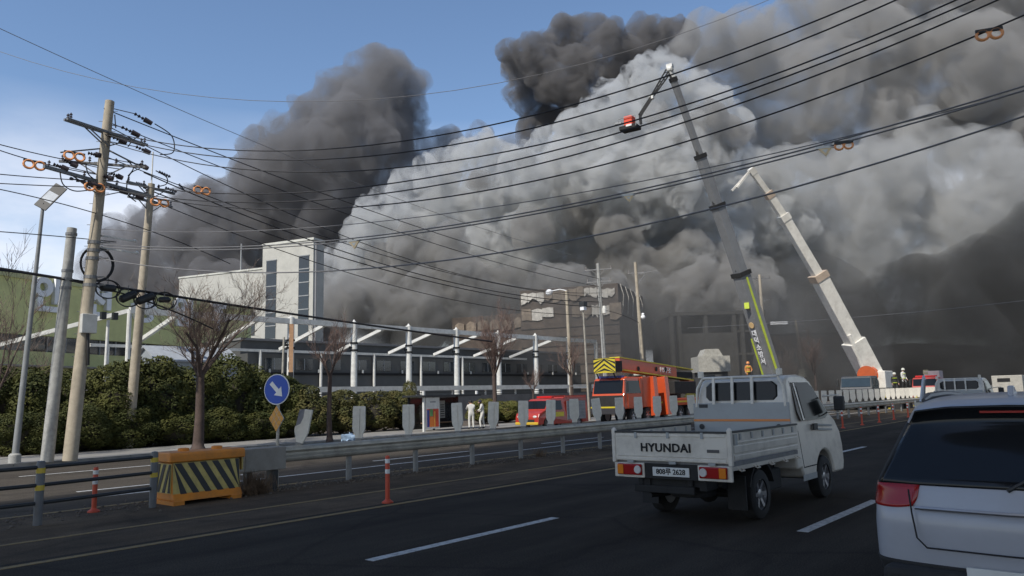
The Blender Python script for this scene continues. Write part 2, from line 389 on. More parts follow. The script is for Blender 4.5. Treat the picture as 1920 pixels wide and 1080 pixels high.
# --- white tower block behind the green hall
tf = Face((-92.2, 51.9), (-78.0, 56.4))
u0, v0 = tf.uv(493, 462); uR, vR = tf.uv(588, 449); ul, vl = tf.uv(414, 515)
tower = thing('tower_block', (tf.A.x, tf.A.y, tf.z0), 'tall pale tower block with two dark window strips rising behind the frame canopy', 'building', tf.rz)
TH = (v0 + vR) / 2
b = MB(); b.span((u0, 0, 0), (uR, 2.2, TH)); b.obj('wall', M_cream, tower)
b = MB(); b.span((u0 - .1, -.1, TH), (uR + .1, 2.3, TH + .3)); b.obj('parapet', mat('parapet_cream', (0.55, 0.545, 0.49), 0.6), tower)
for (pa, pb, pt) in ((499, 519, 487), (560, 580, 478)):
    a, _ = tf.uv(pa, 540); c, top = tf.uv(pb, pt)
    wdw = MB(); wdw.span((a, -0.05, 1.5), (c, 0.02, top)); wo = wdw.obj('window', M_glass, tower)
    for k in range(12):
        z = 1.5 + (top - 1.5) * k / 11
        q = MB(); q.span((a - .04, -0.1, z - .06), (c + .04, -0.04, z + .06)); q.obj('mullion', M_frame, wo)
b = MB(); b.tube((uR + 0.5, -0.1, 0), (uR + 0.5, -0.1, TH - 0.6), 0.12); b.obj('downpipe', mat('pipe_grey', (0.25, 0.25, 0.25), 0.5), tower)
lowb = thing('annex_block', (tf.A.x, tf.A.y, tf.z0), 'low pale annex block with sloping top left of the tall tower', 'building', tf.rz)
b = MB(); b.span((ul - 8, 0.4, 0), (u0 - 0.02, 9, vl + 0.2)); b.obj('wall', M_cream, lowb)
b = MB(); b.span((ul - 8.1, 0.3, vl + 0.2), (u0 - 0.05, 9.1, vl + 0.42)); b.obj('parapet', mat('parapet_cream', (0.55, 0.545, 0.49), 0.6), lowb)
um, _ = tf.uv(442, 480)
b = MB(); b.tube((um, 1, vl + .4), (um, 1, vl + 4.2), 0.09); b.obj('vent_pipe', M_frame, lowb)
b = MB(); b.span((ul - 8, 0.34, vl * 0.56), (tf.uv(475, 560)[0], 0.4, vl * 0.72)); b.obj('window', M_glass, lowb)

# --- long grey hall behind the white frame canopy
hall = thing('grey_hall', (-58.0, 33.5, -0.2), 'long dark grey hall standing behind the white frame canopy', 'building', 0)
b = MB(); b.span((-8, 0, 0), (0, 62, 6.2)); b.span((-8, 0, 6.2), (-1.2, 62, 7.4)); b.obj('wall', M_greyclad, hall)
b = MB(); b.span((-8.1, -0.1, 7.4), (-1.0, 62.1, 7.6)); b.obj('roof', mat('roof_grey', (0.2, 0.2, 0.2), 0.8), hall)
b = MB(); b.span((-0.02, -0.05, 4.4), (0.12, 62, 4.62)); b.obj('ledge', M_dark, hall)
for k in range(20):
    q = MB(); q.span((-0.01, 1.6 + k * 3.05, 4.85), (0.05, 3.4 + k * 3.05, 5.85)); wo = q.obj('window', M_glass, hall)
    q = MB(); q.span((0.0, 2.46 + k * 3.05, 4.85), (0.08, 2.54 + k * 3.05, 5.85)); q.obj('mullion', M_frame, wo)
for k in range(12):
    q = MB(); q.box((0.15, 2 + k * 5, 4.75), (0.14, 0.14, 0.3)); q.obj('wall_lamp', M_wsteel, hall)

# --- white steel frame canopy
FX, FS, FY0, FTOP = -51.4, 6.15, 33.35, 8.35
frame = thing('frame_canopy', (FX, FY0, -0.2), 'white steel frame canopy with round posts and sloping rafters', 'canopy')
def clampbox(bm, z):
    bm.box((0.0, -0.28, z), (0.34, 0.4, 0.18)); bm.box((0.0, -0.30, z + 0.45), (0.34, 0.4, 0.14))
for k in range(7):
    y = k * FS
    p = MB(); p.tube((0, y, 0), (0, y, FTOP + 0.28), 0.27, n=14); po = p.obj('post', M_wsteel, frame, True)
    q = MB(); q.tube((0, y, FTOP - 2.2), (0, y, FTOP - 2.05), 0.33, n=14); q.tube((0, y, FTOP - 1.6), (0, y, FTOP - 1.45), 0.33, n=14); q.tube((0, y, FTOP - 1.9), (0.0, y - 0.5, FTOP - 1.9), 0.1, n=8); q.obj('clamp', M_dark, po)
    q = MB(); q.lathe([(0.20, 0), (0.12, .06), (0.03, .22)], (0, y, FTOP + 0.28), n=12); q.obj('post_cap', M_wsteel, po)
for k in range(-2, 6):
    y = k * FS
    if k >= -2:
        q = MB(); q.beam((0, y, FTOP), (0, y + FS - (0.3 if k == 5 else 0), FTOP - 0.02), 0.32, 0.42); q.obj('top_beam', M_wsteel, frame)
        q = MB(); q.beam((-6.4, y, FTOP - 1.9), (-6.4, y + FS, FTOP - 1.9), 0.18, 0.22); q.obj('rear_beam', M_wsteel, frame)
        q = MB(); q.beam((0.0, y + FS * 0.52, FTOP - 0.12), (-6.4, y + FS * 0.50, FTOP - 1.75), 0.22, 0.28); q.obj('rafter', M_wsteel, frame)
for k in range(-2, 6):
    q = MB(); q.tube((-6.4, k * FS + 1.2, 0), (-6.4, k * FS + 1.2, FTOP - 1.9), 0.13, n=10); q.obj('rear_post', M_wsteel, frame)
q = MB(); q.beam((0, -2 * FS, FTOP - .02), (-5.5, -3.15 * FS, FTOP - 2.6), 0.2, 0.26); q.obj('rafter', M_wsteel, frame)
q = MB(); q.tube((0, -2 * FS, 0), (0, -2 * FS, FTOP), 0.15); q.obj('post', M_wsteel, frame)
q = MB(); q.tube((0, 6 * FS + 5.6, 0), (0, 6 * FS + 5.6, FTOP - .05), 0.24, n=14); q.obj('post', M_wsteel, frame, True)
q = MB(); q.beam((0, 6 * FS - .25, FTOP), (0, 6 * FS + 5.6, FTOP - 0.02), 0.32, 0.42); q.obj('top_beam', M_wsteel, frame)
# small blue-grey shed in front of the green hall
sh = on_x(385, 668, -52.0)
shed = thing('storage_shed', (-52.0, sh.y - 3.5, -0.2), 'small grey blue metal shed below the green hall', 'shed')
M_shed = metal_sheet('shed_blue', (0.30, 0.33, 0.36), 4.0)
b = MB(); b.prism([(-3.5, 0), (0, 0), (0, 5.1), (-1.7, 6.0), (-3.5, 5.1)], 0, 6.0, 'y'); b.obj('wall', M_shed, shed)
b = MB(); b.prism([(-3.8, 5.02), (-1.7, 6.1), (0.3, 5.02), (0.3, 5.12), (-1.7, 6.22), (-3.8, 5.12)], -0.2, 6.2, 'y'); b.obj('roof', mat('shed_roof', (0.36, 0.38, 0.4), 0.5), shed)
b = MB(); b.span((0.0, 2.2, 0.0), (0.05, 4.6, 3.4)); b.obj('door', mat('shed_door', (0.2, 0.22, 0.25), 0.5), shed)

# --- boundary wall with a pale coping in front of the frame canopy
bw = thing('boundary_wall', (-45.0, 0, -0.3), 'low grey boundary wall with pale coping and railing below the canopy posts', 'wall')
WY0, WY1 = 20, 66
b = MB(); b.span((-0.2, WY0, 0), (0, WY1, 2.3)); b.obj('wall', mat('wall_render', (0.2, 0.195, 0.185), 0.9, var=0.2, vscale=0.6, dirt=0.4, dirtcol=(0.08, 0.075, 0.07)), bw)
b = MB(); b.span((-0.35, WY0, 2.75), (0.12, WY1, 3.12)); b.obj('coping', M_wsteel, bw)
b = MB(); b.span((-0.15, WY0, 2.34), (-0.05, WY1, 2.4)); b.span((-0.15, WY0, 2.56), (-0.05, WY1, 2.62)); b.obj('railing', mat('railing_dark', (0.05, 0.05, 0.05), 0.5), bw)
for k in range(12):
    q = MB(); q.span((-0.16, WY0 + 0.2 + k * 4.1, 2.3), (-0.04, WY0 + 0.34 + k * 4.1, 2.75)); q.obj('railing_post', M_wsteel, bw)

# --- scorched block with peeling panels
def scorch_mat():
    m = mat('scorched_panel', (0.09, 0.07, 0.055), 0.9, var=0.35, vscale=0.5, dirt=0.8, dirtcol=(0.03, 0.027, 0.025)); return m
sfA, sfB = (-65.8, 79.0), (-52.7, 83.5)
sf = Face(sfA, sfB)
burn = thing('scorched_block', (sf.A.x, sf.A.y, sf.z0), 'scorched brown block with peeling pale panels in the smoke', 'building', sf.rz)
SH = 16.5
b = MB(); b.span((-0.0, 0, 0), (sf.L, 16, SH)); b.obj('wall', scorch_mat(), burn)
rnd = random.Random(4); M_peel = mat('peeled_panel', (0.55, 0.52, 0.46), 0.8, var=0.25, vscale=1.2, dirt=0.6, dirtcol=(0.12, 0.1, 0.08))
M_brownp = mat('browned_panel', (0.22, 0.175, 0.13), 0.85, var=0.35, vscale=0.9, dirt=0.7, dirtcol=(0.06, 0.05, 0.04))
for row, (z0_, z1_) in enumerate(((14.6, 16.3), (12.0, 13.9))):
    u = 0.2
    while u < sf.L - 0.4:
        w = rnd.uniform(0.8, 1.7); pts = []
        jag = lambda: rnd.uniform(-0.45, 0.45)
        if rnd.random() < 0.86:
            lo, hi = z0_ + abs(jag()), z1_ - abs(jag())
            poly = [(u, lo + jag() * .6), (u + w * .5, lo + jag()), (u + w - .04, lo + jag() * .6), (u + w - .04, hi), (u + w * .6, hi + jag() * .5), (u, hi)]
            q = MB(); q.prism(poly, -0.14 - rnd.random() * 0.1, -0.04, 'y'); q.obj('panel', M_peel if (row == 0 and u > sf.L * .62) or rnd.random() < (.55 if row else .25) else M_brownp, burn)
        u += w
for k in range(9):
    z = 1 + k * 1.25
    q = MB(); q.span((0.05, -0.07, z), (sf.L - .05, -0.01, z + 0.08)); q.obj('ledge', M_dark, burn)
b = MB(); b.span((-11.5, 2.0, 0), (-0.05, 16, 13.6)); b.obj('side_wing', scorch_mat(), burn)
for k in range(6):
    q = MB(); u = -11 + k * 1.85; z = 11.4 + rnd.uniform(-.2, .2); q.prism([(u, z), (u + 1.5, z + .2), (u + 1.5, z + 1.3), (u + .6, z + 1.6), (u, z + 1.2)], 1.8, 1.95, 'y'); q.obj('panel', M_brownp, burn)
for k in range(5):
    q = MB(); a = (sf.L + .1, 1 + k * 3, SH); q.sweep([a, (sf.L + .5, 1 + k * 3, SH - 1.5), (sf.L + .2, 1.3 + k * 3, SH - 3.8)], 0.06, 5); q.obj('hanging_strip', M_peel, burn)

# --- dark burnt out hall, brick block, shelter hut beyond the pickup
def simple_block(name, label, pxl, pxr, pyt, depth, deep, m, rz=0.32, base=-0.3):
    pl = at(pxl, 700, depth); pr = at(pxr, 700, depth); w = (pr - pl).length
    top = at((pxl + pxr) / 2, pyt, depth).z - base
    t = thing(name, (pl.x, pl.y, base), label, 'building', math.atan2(pr.y - pl.y, pr.x - pl.x))
    return t, w, top
t, w, h = simple_block('burnt_hall', 'dark burnt out concrete hall with open bays beyond the fire crane', 1262, 1442, 588, 104, 14, None)
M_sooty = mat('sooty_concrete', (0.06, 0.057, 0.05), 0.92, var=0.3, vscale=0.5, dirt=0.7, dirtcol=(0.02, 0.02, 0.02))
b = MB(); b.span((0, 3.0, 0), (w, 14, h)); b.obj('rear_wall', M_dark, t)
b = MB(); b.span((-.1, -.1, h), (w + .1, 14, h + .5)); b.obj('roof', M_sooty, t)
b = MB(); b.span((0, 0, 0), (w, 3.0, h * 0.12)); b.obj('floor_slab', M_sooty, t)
b = MB(); b.span((w * .08, 0.1, h * .30), (w * .66, 0.5, h * .80)); b.obj('wall_panel', M_sooty, t)
for k, u in enumerate((0.0, .08, .36, .66, .74, .86, .97)):
    q = MB(); q.span((w * u, -.02, h * .1), (w * u + .45, 1.0, h)); q.obj('column', M_sooty, t)
for z in (.30, .55, .80):
    q = MB(); q.span((w * .66, 0.2, h * z), (w, 0.6, h * z + .3)); q.obj('floor_edge', M_sooty, t)
t, w, h = simple_block('brick_block', 'dim brown brick block with small windows behind the bare trees', 1446, 1580, 628, 118, 12, None)
M_brick = mat('dim_brick', (0.20, 0.13, 0.095), 0.9, var=0.25, vscale=2.0, dirt=0.5, dirtcol=(0.05, 0.04, 0.035))
b = MB(); b.span((0, 0, 0), (w, 12, h)); b.obj('wall', M_brick, t)
b = MB(); b.span((-.2, -.2, h), (w + .2, 12.2, h + .35)); b.obj('roof', M_sooty, t)
for k in range(5):
    for j in range(2):
        q = MB(); q.span((w * (.1 + k * .18), -.04, h * (.25 + j * .36)), (w * (.1 + k * .18) + .9, .02, h * (.25 + j * .36) + 1.7)); wo = q.obj('window', M_glass, t)
        q = MB(); q.span((w * (.1 + k * .18) - .1, -.12, h * (.25 + j * .36) - .12), (w * (.1 + k * .18) + 1.0, -.0, h * (.25 + j * .36))); q.obj('sill', M_concrete, wo)
p0 = at(1312, 720, 72); p1 = at(1372, 720, 72); hw = (p1 - p0).length
hut = thing('guard_hut', (p0.x, p0.y, -0.3), 'small grey hut with deep pale fascia and stepped cap beyond the pickup roof', 'hut', math.atan2(p1.y - p0.y, p1.x - p0.x))
zb = at(1340, 697, 72).z + .3; zt = at(1340, 667, 72).z + .3; zc = at(1340, 653, 72).z + .3
b = MB(); b.span((.25, .2, 0), (hw - .25, 2.8, zb)); b.obj('wall', mat('hut_dark', (0.06, 0.06, 0.06), 0.7), hut)
b = MB(); b.span((0, 0, zb), (hw, 3, zt)); b.obj('fascia', mat('hut_fascia', (0.36, 0.35, 0.31), 0.7, dirt=.4, var=.15), hut)
b = MB(); b.prism([(.5, zt), (hw - .5, zt), (hw - .9, zc), (.9, zc)], .5, 2.5, 'y'); b.obj('cap', mat('hut_fascia', (0.36, 0.35, 0.31)), hut)
b = MB(); b.span((.5, .14, 1.0), (hw * .5, .2, zb - .3)); b.obj('window', M_glass, hut)

# ------------------------------------------------------------------ guardrail and glare paddles
ORD = ['first', 'second', 'third', 'fourth', 'fifth', 'sixth', 'seventh', 'eighth', 'ninth', 'tenth', 'eleventh', 'twelfth', 'thirteenth', 'fourteenth', 'fifteenth', 'sixteenth']
M_galv = mat('galvanised_steel', (0.45, 0.42, 0.355), 0.5, 0.35, var=0.15, vscale=1.5, dirt=0.55, dirtcol=(0.15, 0.13, 0.10))
M_galvd = mat('galvanised_post', (0.26, 0.26, 0.25), 0.55, 0.3, var=0.2, vscale=3, dirt=0.5, dirtcol=(0.10, 0.08, 0.06))
M_paddle = mat('white_plastic', (0.70, 0.665, 0.58), 0.55, var=0.1, vscale=2, dirt=0.5, dirtcol=(0.33, 0.31, 0.27))
M_black = mat('black_paint', (0.025, 0.027, 0.028), 0.5, var=0.2)
M_rubber = mat('rubber', (0.022, 0.022, 0.022), 0.85, var=0.25, vscale=6)
M_orange = mat('orange_plastic', (0.62, 0.22, 0.02), 0.5, var=0.15, vscale=2, dirt=0.5, dirtcol=(0.18, 0.10, 0.05))
M_yellow = mat('yellow_reflective', (0.70, 0.52, 0.10), 0.5, var=0.12, dirt=0.4, dirtcol=(0.25, 0.18, 0.06))
M_redor = mat('delineator_red', (0.55, 0.075, 0.03), 0.55, var=0.15, dirt=0.4, dirtcol=(0.2, 0.06, 0.04))
M_refl = mat('reflective_white', (0.75, 0.75, 0.72), 0.4)
GX = -14.1
rail = thing('guardrail', (GX, 9.0, 0), 'long galvanised median guardrail with W shaped beam on steel posts', 'guardrail')
prof = [(0.0, 0.86), (0.05, 0.845), (0.085, 0.80), (0.085, 0.765), (0.02, 0.715), (0.02, 0.675), (0.085, 0.625), (0.085, 0.59), (0.05, 0.545), (0.0, 0.53)]
back = [(x - 0.012, z) for x, z in reversed(prof)]
seg = MB(); seg.prism([(x + 0.08, z) for x, z in prof + back], 0, 3.98, 'y'); sme = seg.mesh('rail_panel', M_galv, True)
segb = MB(); segb.prism([(-x - 0.08, z) for x, z in prof + back], 0, 3.98, 'y'); sbme = segb.mesh('rail_panel', M_galv, True)
lap = MB(); lap.prism([(x + 0.084, z) for x, z in prof + back], -0.16, 0.16, 'y'); lme = lap.mesh('lap_joint', M_galv, True)
post = MB(); post.tube((0, 0, 0), (0, 0, 0.83), 0.065, n=12); pme = post.mesh('post', M_galvd, True)
blk = MB(); blk.span((-0.085, -0.06, 0.6), (0.085, 0.06, 0.8)); bme = blk.mesh('spacer_block', M_galvd)
bolt = MB(); bolt.lathe([(0.018, 0), (0.018, 0.012), (0.008, 0.02)], (0.10, 0, 0.695), 'x', 8); boltme = bolt.mesh('bolt', M_galvd)
def child(me, name, par, loc, rz=0):
    o = bpy.data.objects.new(name, me); COL.objects.link(o); o.parent = par; o.location = loc; o.rotation_euler = (0, 0, rz); return o
for k in range(26):
    o = child(sme, 'rail_panel', rail, (0, k * 4, 0)); child(lme, 'lap_joint', o, (0, 0, 0))
    for dz in (-.1, .1): child(boltme, 'bolt', o, (-0.0, 0.09, dz)); child(boltme, 'bolt', o, (-0.0, -0.09, dz))
    if k < 18: child(sbme, 'rear_rail_panel', rail, (0, k * 4, 0))
for k in range(50):
    o = child(pme, 'post', rail, (0, 1.7 + k * 2.02, 0)); child(bme, 'spacer_block', o, (0, 0, 0))
# grey end terminal box
eb = thing('guardrail_end_box', (GX, 8.05, 0), 'plain grey steel box capping the near end of the guardrail', 'guardrail end')
q = MB(); q.prism([(-0.2, 0.40), (0.17, 0.40), (0.17, 0.86), (-0.2, 0.86)], 0.0, 0.93, 'y'); q.obj('box', mat('grey_box_paint', (0.27, 0.25, 0.215), 0.6, var=0.12, dirt=.35, vscale=1.5), eb, bevel=0.02)
q = MB(); q.span((-.08, .62, 0), (.08, .8, .4)); q.obj('leg', M_black, eb)
q = MB(); q.span((-.08, .1, 0), (.08, .2, .4)); q.obj('leg', M_black, eb)
# paddles
def paddle_mesh():
    b = MB()
    out = [(-0.145, 0.70), (-0.135, 0.735), (0.135, 0.735), (0.145, 0.70), (0.15, 0.24), (0.13, 0.16), (0.085, 0.08), (0.08, 0.0), (-0.08, 0.0), (-0.085, 0.08), (-0.13, 0.16), (-0.15, 0.24)]
    b.prism(out, -0.028, 0.028, 'y')
    return b
pb = paddle_mesh(); pbm = pb.mesh('blade', M_paddle)
rib = MB(); rib.span((-0.022, -0.045, 0.06), (0.022, -0.0285, 0.68)); ribm = rib.mesh('rib', M_paddle)
ft = MB(); ft.span((-0.07, -0.05, -0.06), (0.07, 0.05, 0.01)); ftm = ft.mesh('foot', M_galvd)
yy = [9.4, 10.98, 12.5, 14.22, 15.59, 16.91, 18.21, 19.45, 20.77, 22.1, 23.32, 24.64, 25.9, 27.37]
y_ = 27.37
while y_ < 84:
    y_ += 1.3 if y_ < 60 else 1.15
    yy.append(y_)
rnd = random.Random(8)
for i, y in enumerate(yy):
    if i == 0: lb = 'damaged glare paddle with a torn grey corner, next to the blue arrow sign'
    elif i < 14: lb = 'white glare paddle on the guardrail, %s one counted from the blue arrow sign' % ORD[i]
    else: lb = 'white glare paddle in the far row on the guardrail beyond the first pickup'
    p = thing('glare_paddle', (GX, y, 0.90), lb, 'glare paddle', R(28) + rnd.gauss(0, .09), 'glare paddles standing on the guardrail')
    p.rotation_euler[1] = rnd.gauss(0, 0.03) + (R(9) if i == 0 else R(-7) if i == 8 else 0); p.rotation_euler[0] = rnd.gauss(0, .02)
    if i == 0:
        b = MB(); b.prism([(-0.03, 0.72), (0.14, 0.735), (0.15, 0.24), (0.13, 0.16), (0.08, 0.0), (-0.06, 0.0), (-0.16, 0.22), (-0.17, 0.32), (-0.06, 0.40), (-0.02, 0.55)], -0.028, 0.028, 'y'); b.obj('blade', M_paddle, p)
        b = MB(); b.prism([(-0.15, 0.69), (-0.034, 0.72), (-0.024, 0.55), (-0.064, 0.40), (-0.16, 0.33)], -0.02, 0.02, 'y'); b.obj('torn_insert', mat('grey_insert', (0.2, 0.2, 0.22), 0.6), p)
    else:
        child(pbm, 'blade', p, (0, 0, 0))
        if i < 30: child(ribm, 'rib', p, (0, 0, 0))
    if i < 30: child(ftm, 'foot', p, (0, 0, 0))

# ------------------------------------------------------------------ striped orange barrier, black railing, delineators
bar = thing('striped_barrier', (-13.85, 6.2, 0), 'orange plastic crash barrier with yellow and black diagonal stripes', 'barrier')
# body: a trapezoid box, long side towards the road
q = MB(); q.prism([(-0.42, 0.06), (0.40, 0.06), (0.30, 0.20), (0.24, 0.74), (-0.26, 0.74), (-0.32, 0.20)], 0.22, 1.55, 'y'); q.obj('body', M_orange, bar, bevel=0.03)
q = MB(); q.prism([(-0.34, 0.745), (0.32, 0.745), (0.32, 0.88), (0.27, 0.92), (-0.29, 0.92), (-0.34, 0.88)], 0.16, 1.62, 'y'); q.obj('lid', M_orange, bar, bevel=0.02)
for yq in (0.55, 1.2):
    q = MB(); q.lathe([(0.10, 0), (0.10, 0.05), (0.07, 0.06)], (0.0, yq, 0.92), n=12); q.obj('filler_cap', M_orange, bar)
for yq in (.3, 1.4):
    q = MB(); q.span((-.4, yq - .1, 0), (.42, yq + .1, .07)); q.obj('foot', M_orange, bar)
# stripes on the road side (x+) and near end (y-), each a thin plate
M_sy = mat('stripe_yellow', (0.50, 0.40, 0.12), 0.5, var=0.15, dirt=.5, dirtcol=(.2, .15, .06)); M_sb = mat('stripe_black', (0.02, 0.02, 0.02), 0.5)
ybase = MB(); ybase.prism([(0.24, 0.16), (1.53, 0.16), (1.53, 0.735), (0.24, 0.735)], 0, 0.012, 'x')
pl = ybase.obj('stripe_plate', M_sy, bar); pl.location = (0.315, 0, 0); pl.rotation_euler = (0, R(-6.0), 0)
for k in range(-2, 7):
    y0 = 0.27 + k * 0.235; pts = []
    lo = [(y0 + 0.34, 0.17), (y0 + 0.46, 0.17), (y0 + 0.12, 0.725), (y0, 0.725)]
    lo = [(min(1.52, max(0.25, a)), z) for a, z in lo]
    if lo[1][0] - lo[0][0] < 0.02 and lo[2][0] - lo[3][0] < 0.02: continue
    q = MB(); q.prism(lo, 0.012, 0.018, 'x'); q.obj('stripe', M_sb, pl)
q = MB(); q.span((-.28, 0.205, .2), (.26, .218, .72)); ep = q.obj('end_plate', M_sy, bar)
for k in range(-1, 3):
    x0 = -0.27 + k * .22; lo = [(x0, .21), (x0 + .11, .21), (x0 + .35, .71), (x0 + .24, .71)]; lo = [(min(.25, max(-.27, a)), z) for a, z in lo]
    if lo[1][0] - lo[0][0] < .02 and lo[2][0] - lo[3][0] < .02: continue
    q = MB(); q.prism(lo, .198, .2045, 'y'); q.obj('stripe', M_sb, ep)
q = MB(); q.prism([(-0.2, .50), (.17, .50), (.17, .90), (-.2, .90)], 1.63, 1.66, 'y'); q.obj('end_board', M_sy, bar)
for k in range(2):
    q = MB(); x0 = -.2 + k * .2; q.prism([(x0, .51), (x0 + .09, .51), (x0 + .17, .89), (x0 + .08, .89)], 1.60, 1.629, 'y'); q.obj('stripe', M_sb, bar)

fen = thing('median_railing', (-13.35, 0, 0), 'black three bar median railing with yellow banded posts at left', 'railing')
P = [(-13.0 + 13.35, -1.0), (-13.2 + 13.35, 1.6), (-13.26 + 13.35, 4.22), (-13.62 + 13.35, 6.12)]
for i, (x, y) in enumerate(P):
    q = MB(); q.lathe([(0.062, 0), (0.062, 0.93), (0.05, 0.96), (0.0, 0.97)], (x, y, 0), n=14); po = q.obj('post', mat('post_grey', (0.12, 0.125, 0.13), 0.5, dirt=.4, dirtcol=(.06, .05, .04)), fen, True)
    for z in (.52, .78):
        q = MB(); q.lathe([(0.0645, z), (0.0645, z + .08)], (x, y, 0), n=14); q.obj('band', mat('band_yellow', (0.55, 0.40, 0.04), 0.45), po, True)
    if i:
        x0, y0 = P[i - 1]
        for z in (.33, .60, .87):
            q = MB(); q.sweep([(x0, y0, z), (x, y, z)], 0.03, 10); q.obj('bar', M_black, fen, True)
def delineator(x, y, h, label, z=0.0):
    t = thing('delineator_post', (x, y, z), label, 'delineator', 0, 'orange flexible delineator posts')
    q = MB(); q.lathe([(0.10, 0), (0.10, .02), (.055, .05), (.04, .07)], (0, 0, 0), n=12); q.obj('base', M_redor, t, True)
    q = MB(); q.lathe([(0.04, .05), (0.04, h - .03), (.03, h), (0, h + .004)], (0, 0, 0), n=12); q.obj('tube', M_redor, t, True)
    for z1 in (h * .62, h * .84):
        q = MB(); q.lathe([(0.0425, z1), (0.0425, z1 + h * .09)], (0, 0, 0), n=12); q.obj('band', M_refl, t, True)
    return t
delineator(-10.31, 8.65, 0.80, 'orange delineator post standing alone on the median before the guardrail')
delineator(-14.0, 5.3, 0.75, 'orange delineator post behind the black railing bars')
for i, (x, y) in enumerate(((-10.72, 34.8), (-10.76, 37.8), (-10.77, 40.7), (-10.95, 44.2), (-11.0, 47.5), (-11.0, 51), (-11.0, 54.5))):
    delineator(x, y, 0.85, 'orange delineator post beyond the pickup cab, %s in the far row' % ORD[i])

# ------------------------------------------------------------------ arrow sign
sg = thing('keep_right_sign', (-14.3, 9.0, 0), 'round blue arrow sign over a yellow diamond reflector on a grey post', 'road sign', R(20))
q = MB(); q.tube((0, 0, 0), (0, 0, 2.3), 0.033, n=12); q.obj('pole', M_galv, sg, True)
q = MB(); q.lathe([(0.0, -0.035), (0.325, -0.035), (0.325, -0.02), (0, -0.02)], (0, -0.03, 2.045), 'y', 40); dsc = q.obj('disc', M_refl, sg)
q = MB(); q.lathe([(0.0, -0.041), (0.305, -0.041), (0.305, -0.036), (0, -0.036)], (0, -0.03, 2.045), 'y', 40); q.obj('blue_face', mat('sign_blue', (0.012, 0.07, 0.42), 0.4, var=.05), dsc)
c45 = math.cos(PI / 4); arrow = [(-.045, .2), (.045, .2), (.045, -.045), (.125, -.045), (0, -.215), (-.125, -.045), (-.045, -.045)]
q = MB(); q.prism([(c45 * a - c45 * -b_ * -1 * -1, c45 * b_ + c45 * a) if False else (a * math.cos(R(45)) - b_ * math.sin(R(45)), a * math.sin(R(45)) + b_ * math.cos(R(45)) + 2.045) for a, b_ in arrow], -0.078, -0.0715, 'y'); q.obj('arrow', M_refl, dsc)
q = MB(); q.prism([(0, -.31), (.2, 0), (0, .31), (-.2, 0)] and [(0, 1.43 - .275), (.19, 1.43), (0, 1.43 + .275), (-.19, 1.43)], -0.055, -0.035, 'y'); dm = q.obj('diamond', mat('diamond_frame', (0.5, 0.5, 0.48), 0.5), sg)
M_amber = mat('amber_reflector', (0.62, 0.30, 0.05), 0.4, var=.2, vscale=20)
for i in range(3):
    for j in range(3):
        u = (i - 1) * .118; v = (j - 1) * .118
        cx_ = (u - v) * 0.78 * .69; cz_ = (u + v) * .79 + 1.43
        q = MB(); q.prism([(cx_, cz_ - .082), (cx_ + .057, cz_), (cx_, cz_ + .082), (cx_ - .057, cz_)], -0.062, -0.056, 'y'); q.obj('reflector', M_amber, dm)
# small camera post on the guardrail behind the sign
# ------------------------------------------------------------------ vertical banner column with pole
bc = on_x(545, 705, -49.0)
ban = thing('banner_column', (-49.0, bc.y, -0.3), 'narrow orange brown banner column with dark lettering beside a grey pole', 'banner', R(-32))
zt = on_x(545, 608, -49.0).z + .3; zb = on_x(545, 698, -49.0).z + .3
q = MB(); q.span((-.27, -.15, zb), (.27, .15, zt)); q.obj('panel', mat('banner_tan', (0.46, 0.27, 0.15), 0.7, var=.2, vscale=4), ban)
q = MB(); q.span((-.3, -.18, zb - .5), (.3, .18, zb)); q.obj('bracket', M_dark, ban)
q = MB(); q.span((-.2, -.16, 0), (.2, .16, zb - .5)); q.obj('base', M_concrete, ban)
for i, ch in enumerate('안전제일'):
    z = zt - (zt - zb) * (i + .5) / 4; text_mb(ch, .62, .03, 'lettering', M_dark, ban, Matrix.Translation((-.02, -.17, z)) @ Matrix.Rotation(PI / 2, 4, 'X'), bold=.012)
lp = on_x(528, 700, -44.0)
fp = thing('flag_pole', (-44.0, lp.y, -0.3), 'plain grey pole rising left of the banner column', 'pole')
q = MB(); q.tube((0, 0, 0), (0.05, 0.1, on_x(531, 632, -44.0).z + .3), .09, .07, 12); q.obj('shaft', M_galv, fp, True)
q = MB(); q.lathe([(.14, 0), (.14, .05), (.09, .1)], (0, 0, 0), n=12); q.obj('base', M_galv, fp, True)

# ------------------------------------------------------------------ bus shelter
SX = -32.6
s0 = on_x(795, 800, SX).y; s1 = on_x(888, 795, SX).y
shl = thing('bus_shelter', (SX, s0, -0.115), 'dark bus shelter with a colourful poster panel and flat black roof', 'bus shelter')
SL = s1 - s0; ST = on_x(840, 740, SX).z + .115
q = MB(); q.span((-1.5, -.35, ST - .12), (.25, SL + .5, ST)); q.obj('roof', M_black, shl, bevel=.02)
q = MB(); q.span((-1.35, .1, .1), (-1.3, SL, ST - .15)); q.obj('rear_glass', mat('shelter_glass', (0.02, 0.022, 0.022), .1, spec=.6), shl)
for yq in (.05, SL * .5, SL - .05):
    q = MB(); q.span((-1.42, yq - .05, 0), (-1.32, yq + .05, ST - .1)); q.obj('post', M_black, shl)
q = MB(); q.span((-.06, -.06, 0), (.06, .06, ST + .25)); q.obj('white_post', M_wsteel, shl)
q = MB(); q.span((-1.2, SL * .2, .42), (-.8, SL * .85, .48)); q.obj('bench', mat('bench_wood', (.2, .12, .07), .7), shl)
pan = MB(); pan.span((-.05, .12, .15), (.05, 1.22, ST - .15)); po = pan.obj('poster_panel', M_wsteel, shl)
ph = ST - .3
q = MB(); q.span((.052, .2, .25), (.056, 1.14, .25 + ph * .58)); q.obj('poster_ground', mat('poster_red', (.6, .07, .03), .5), po)
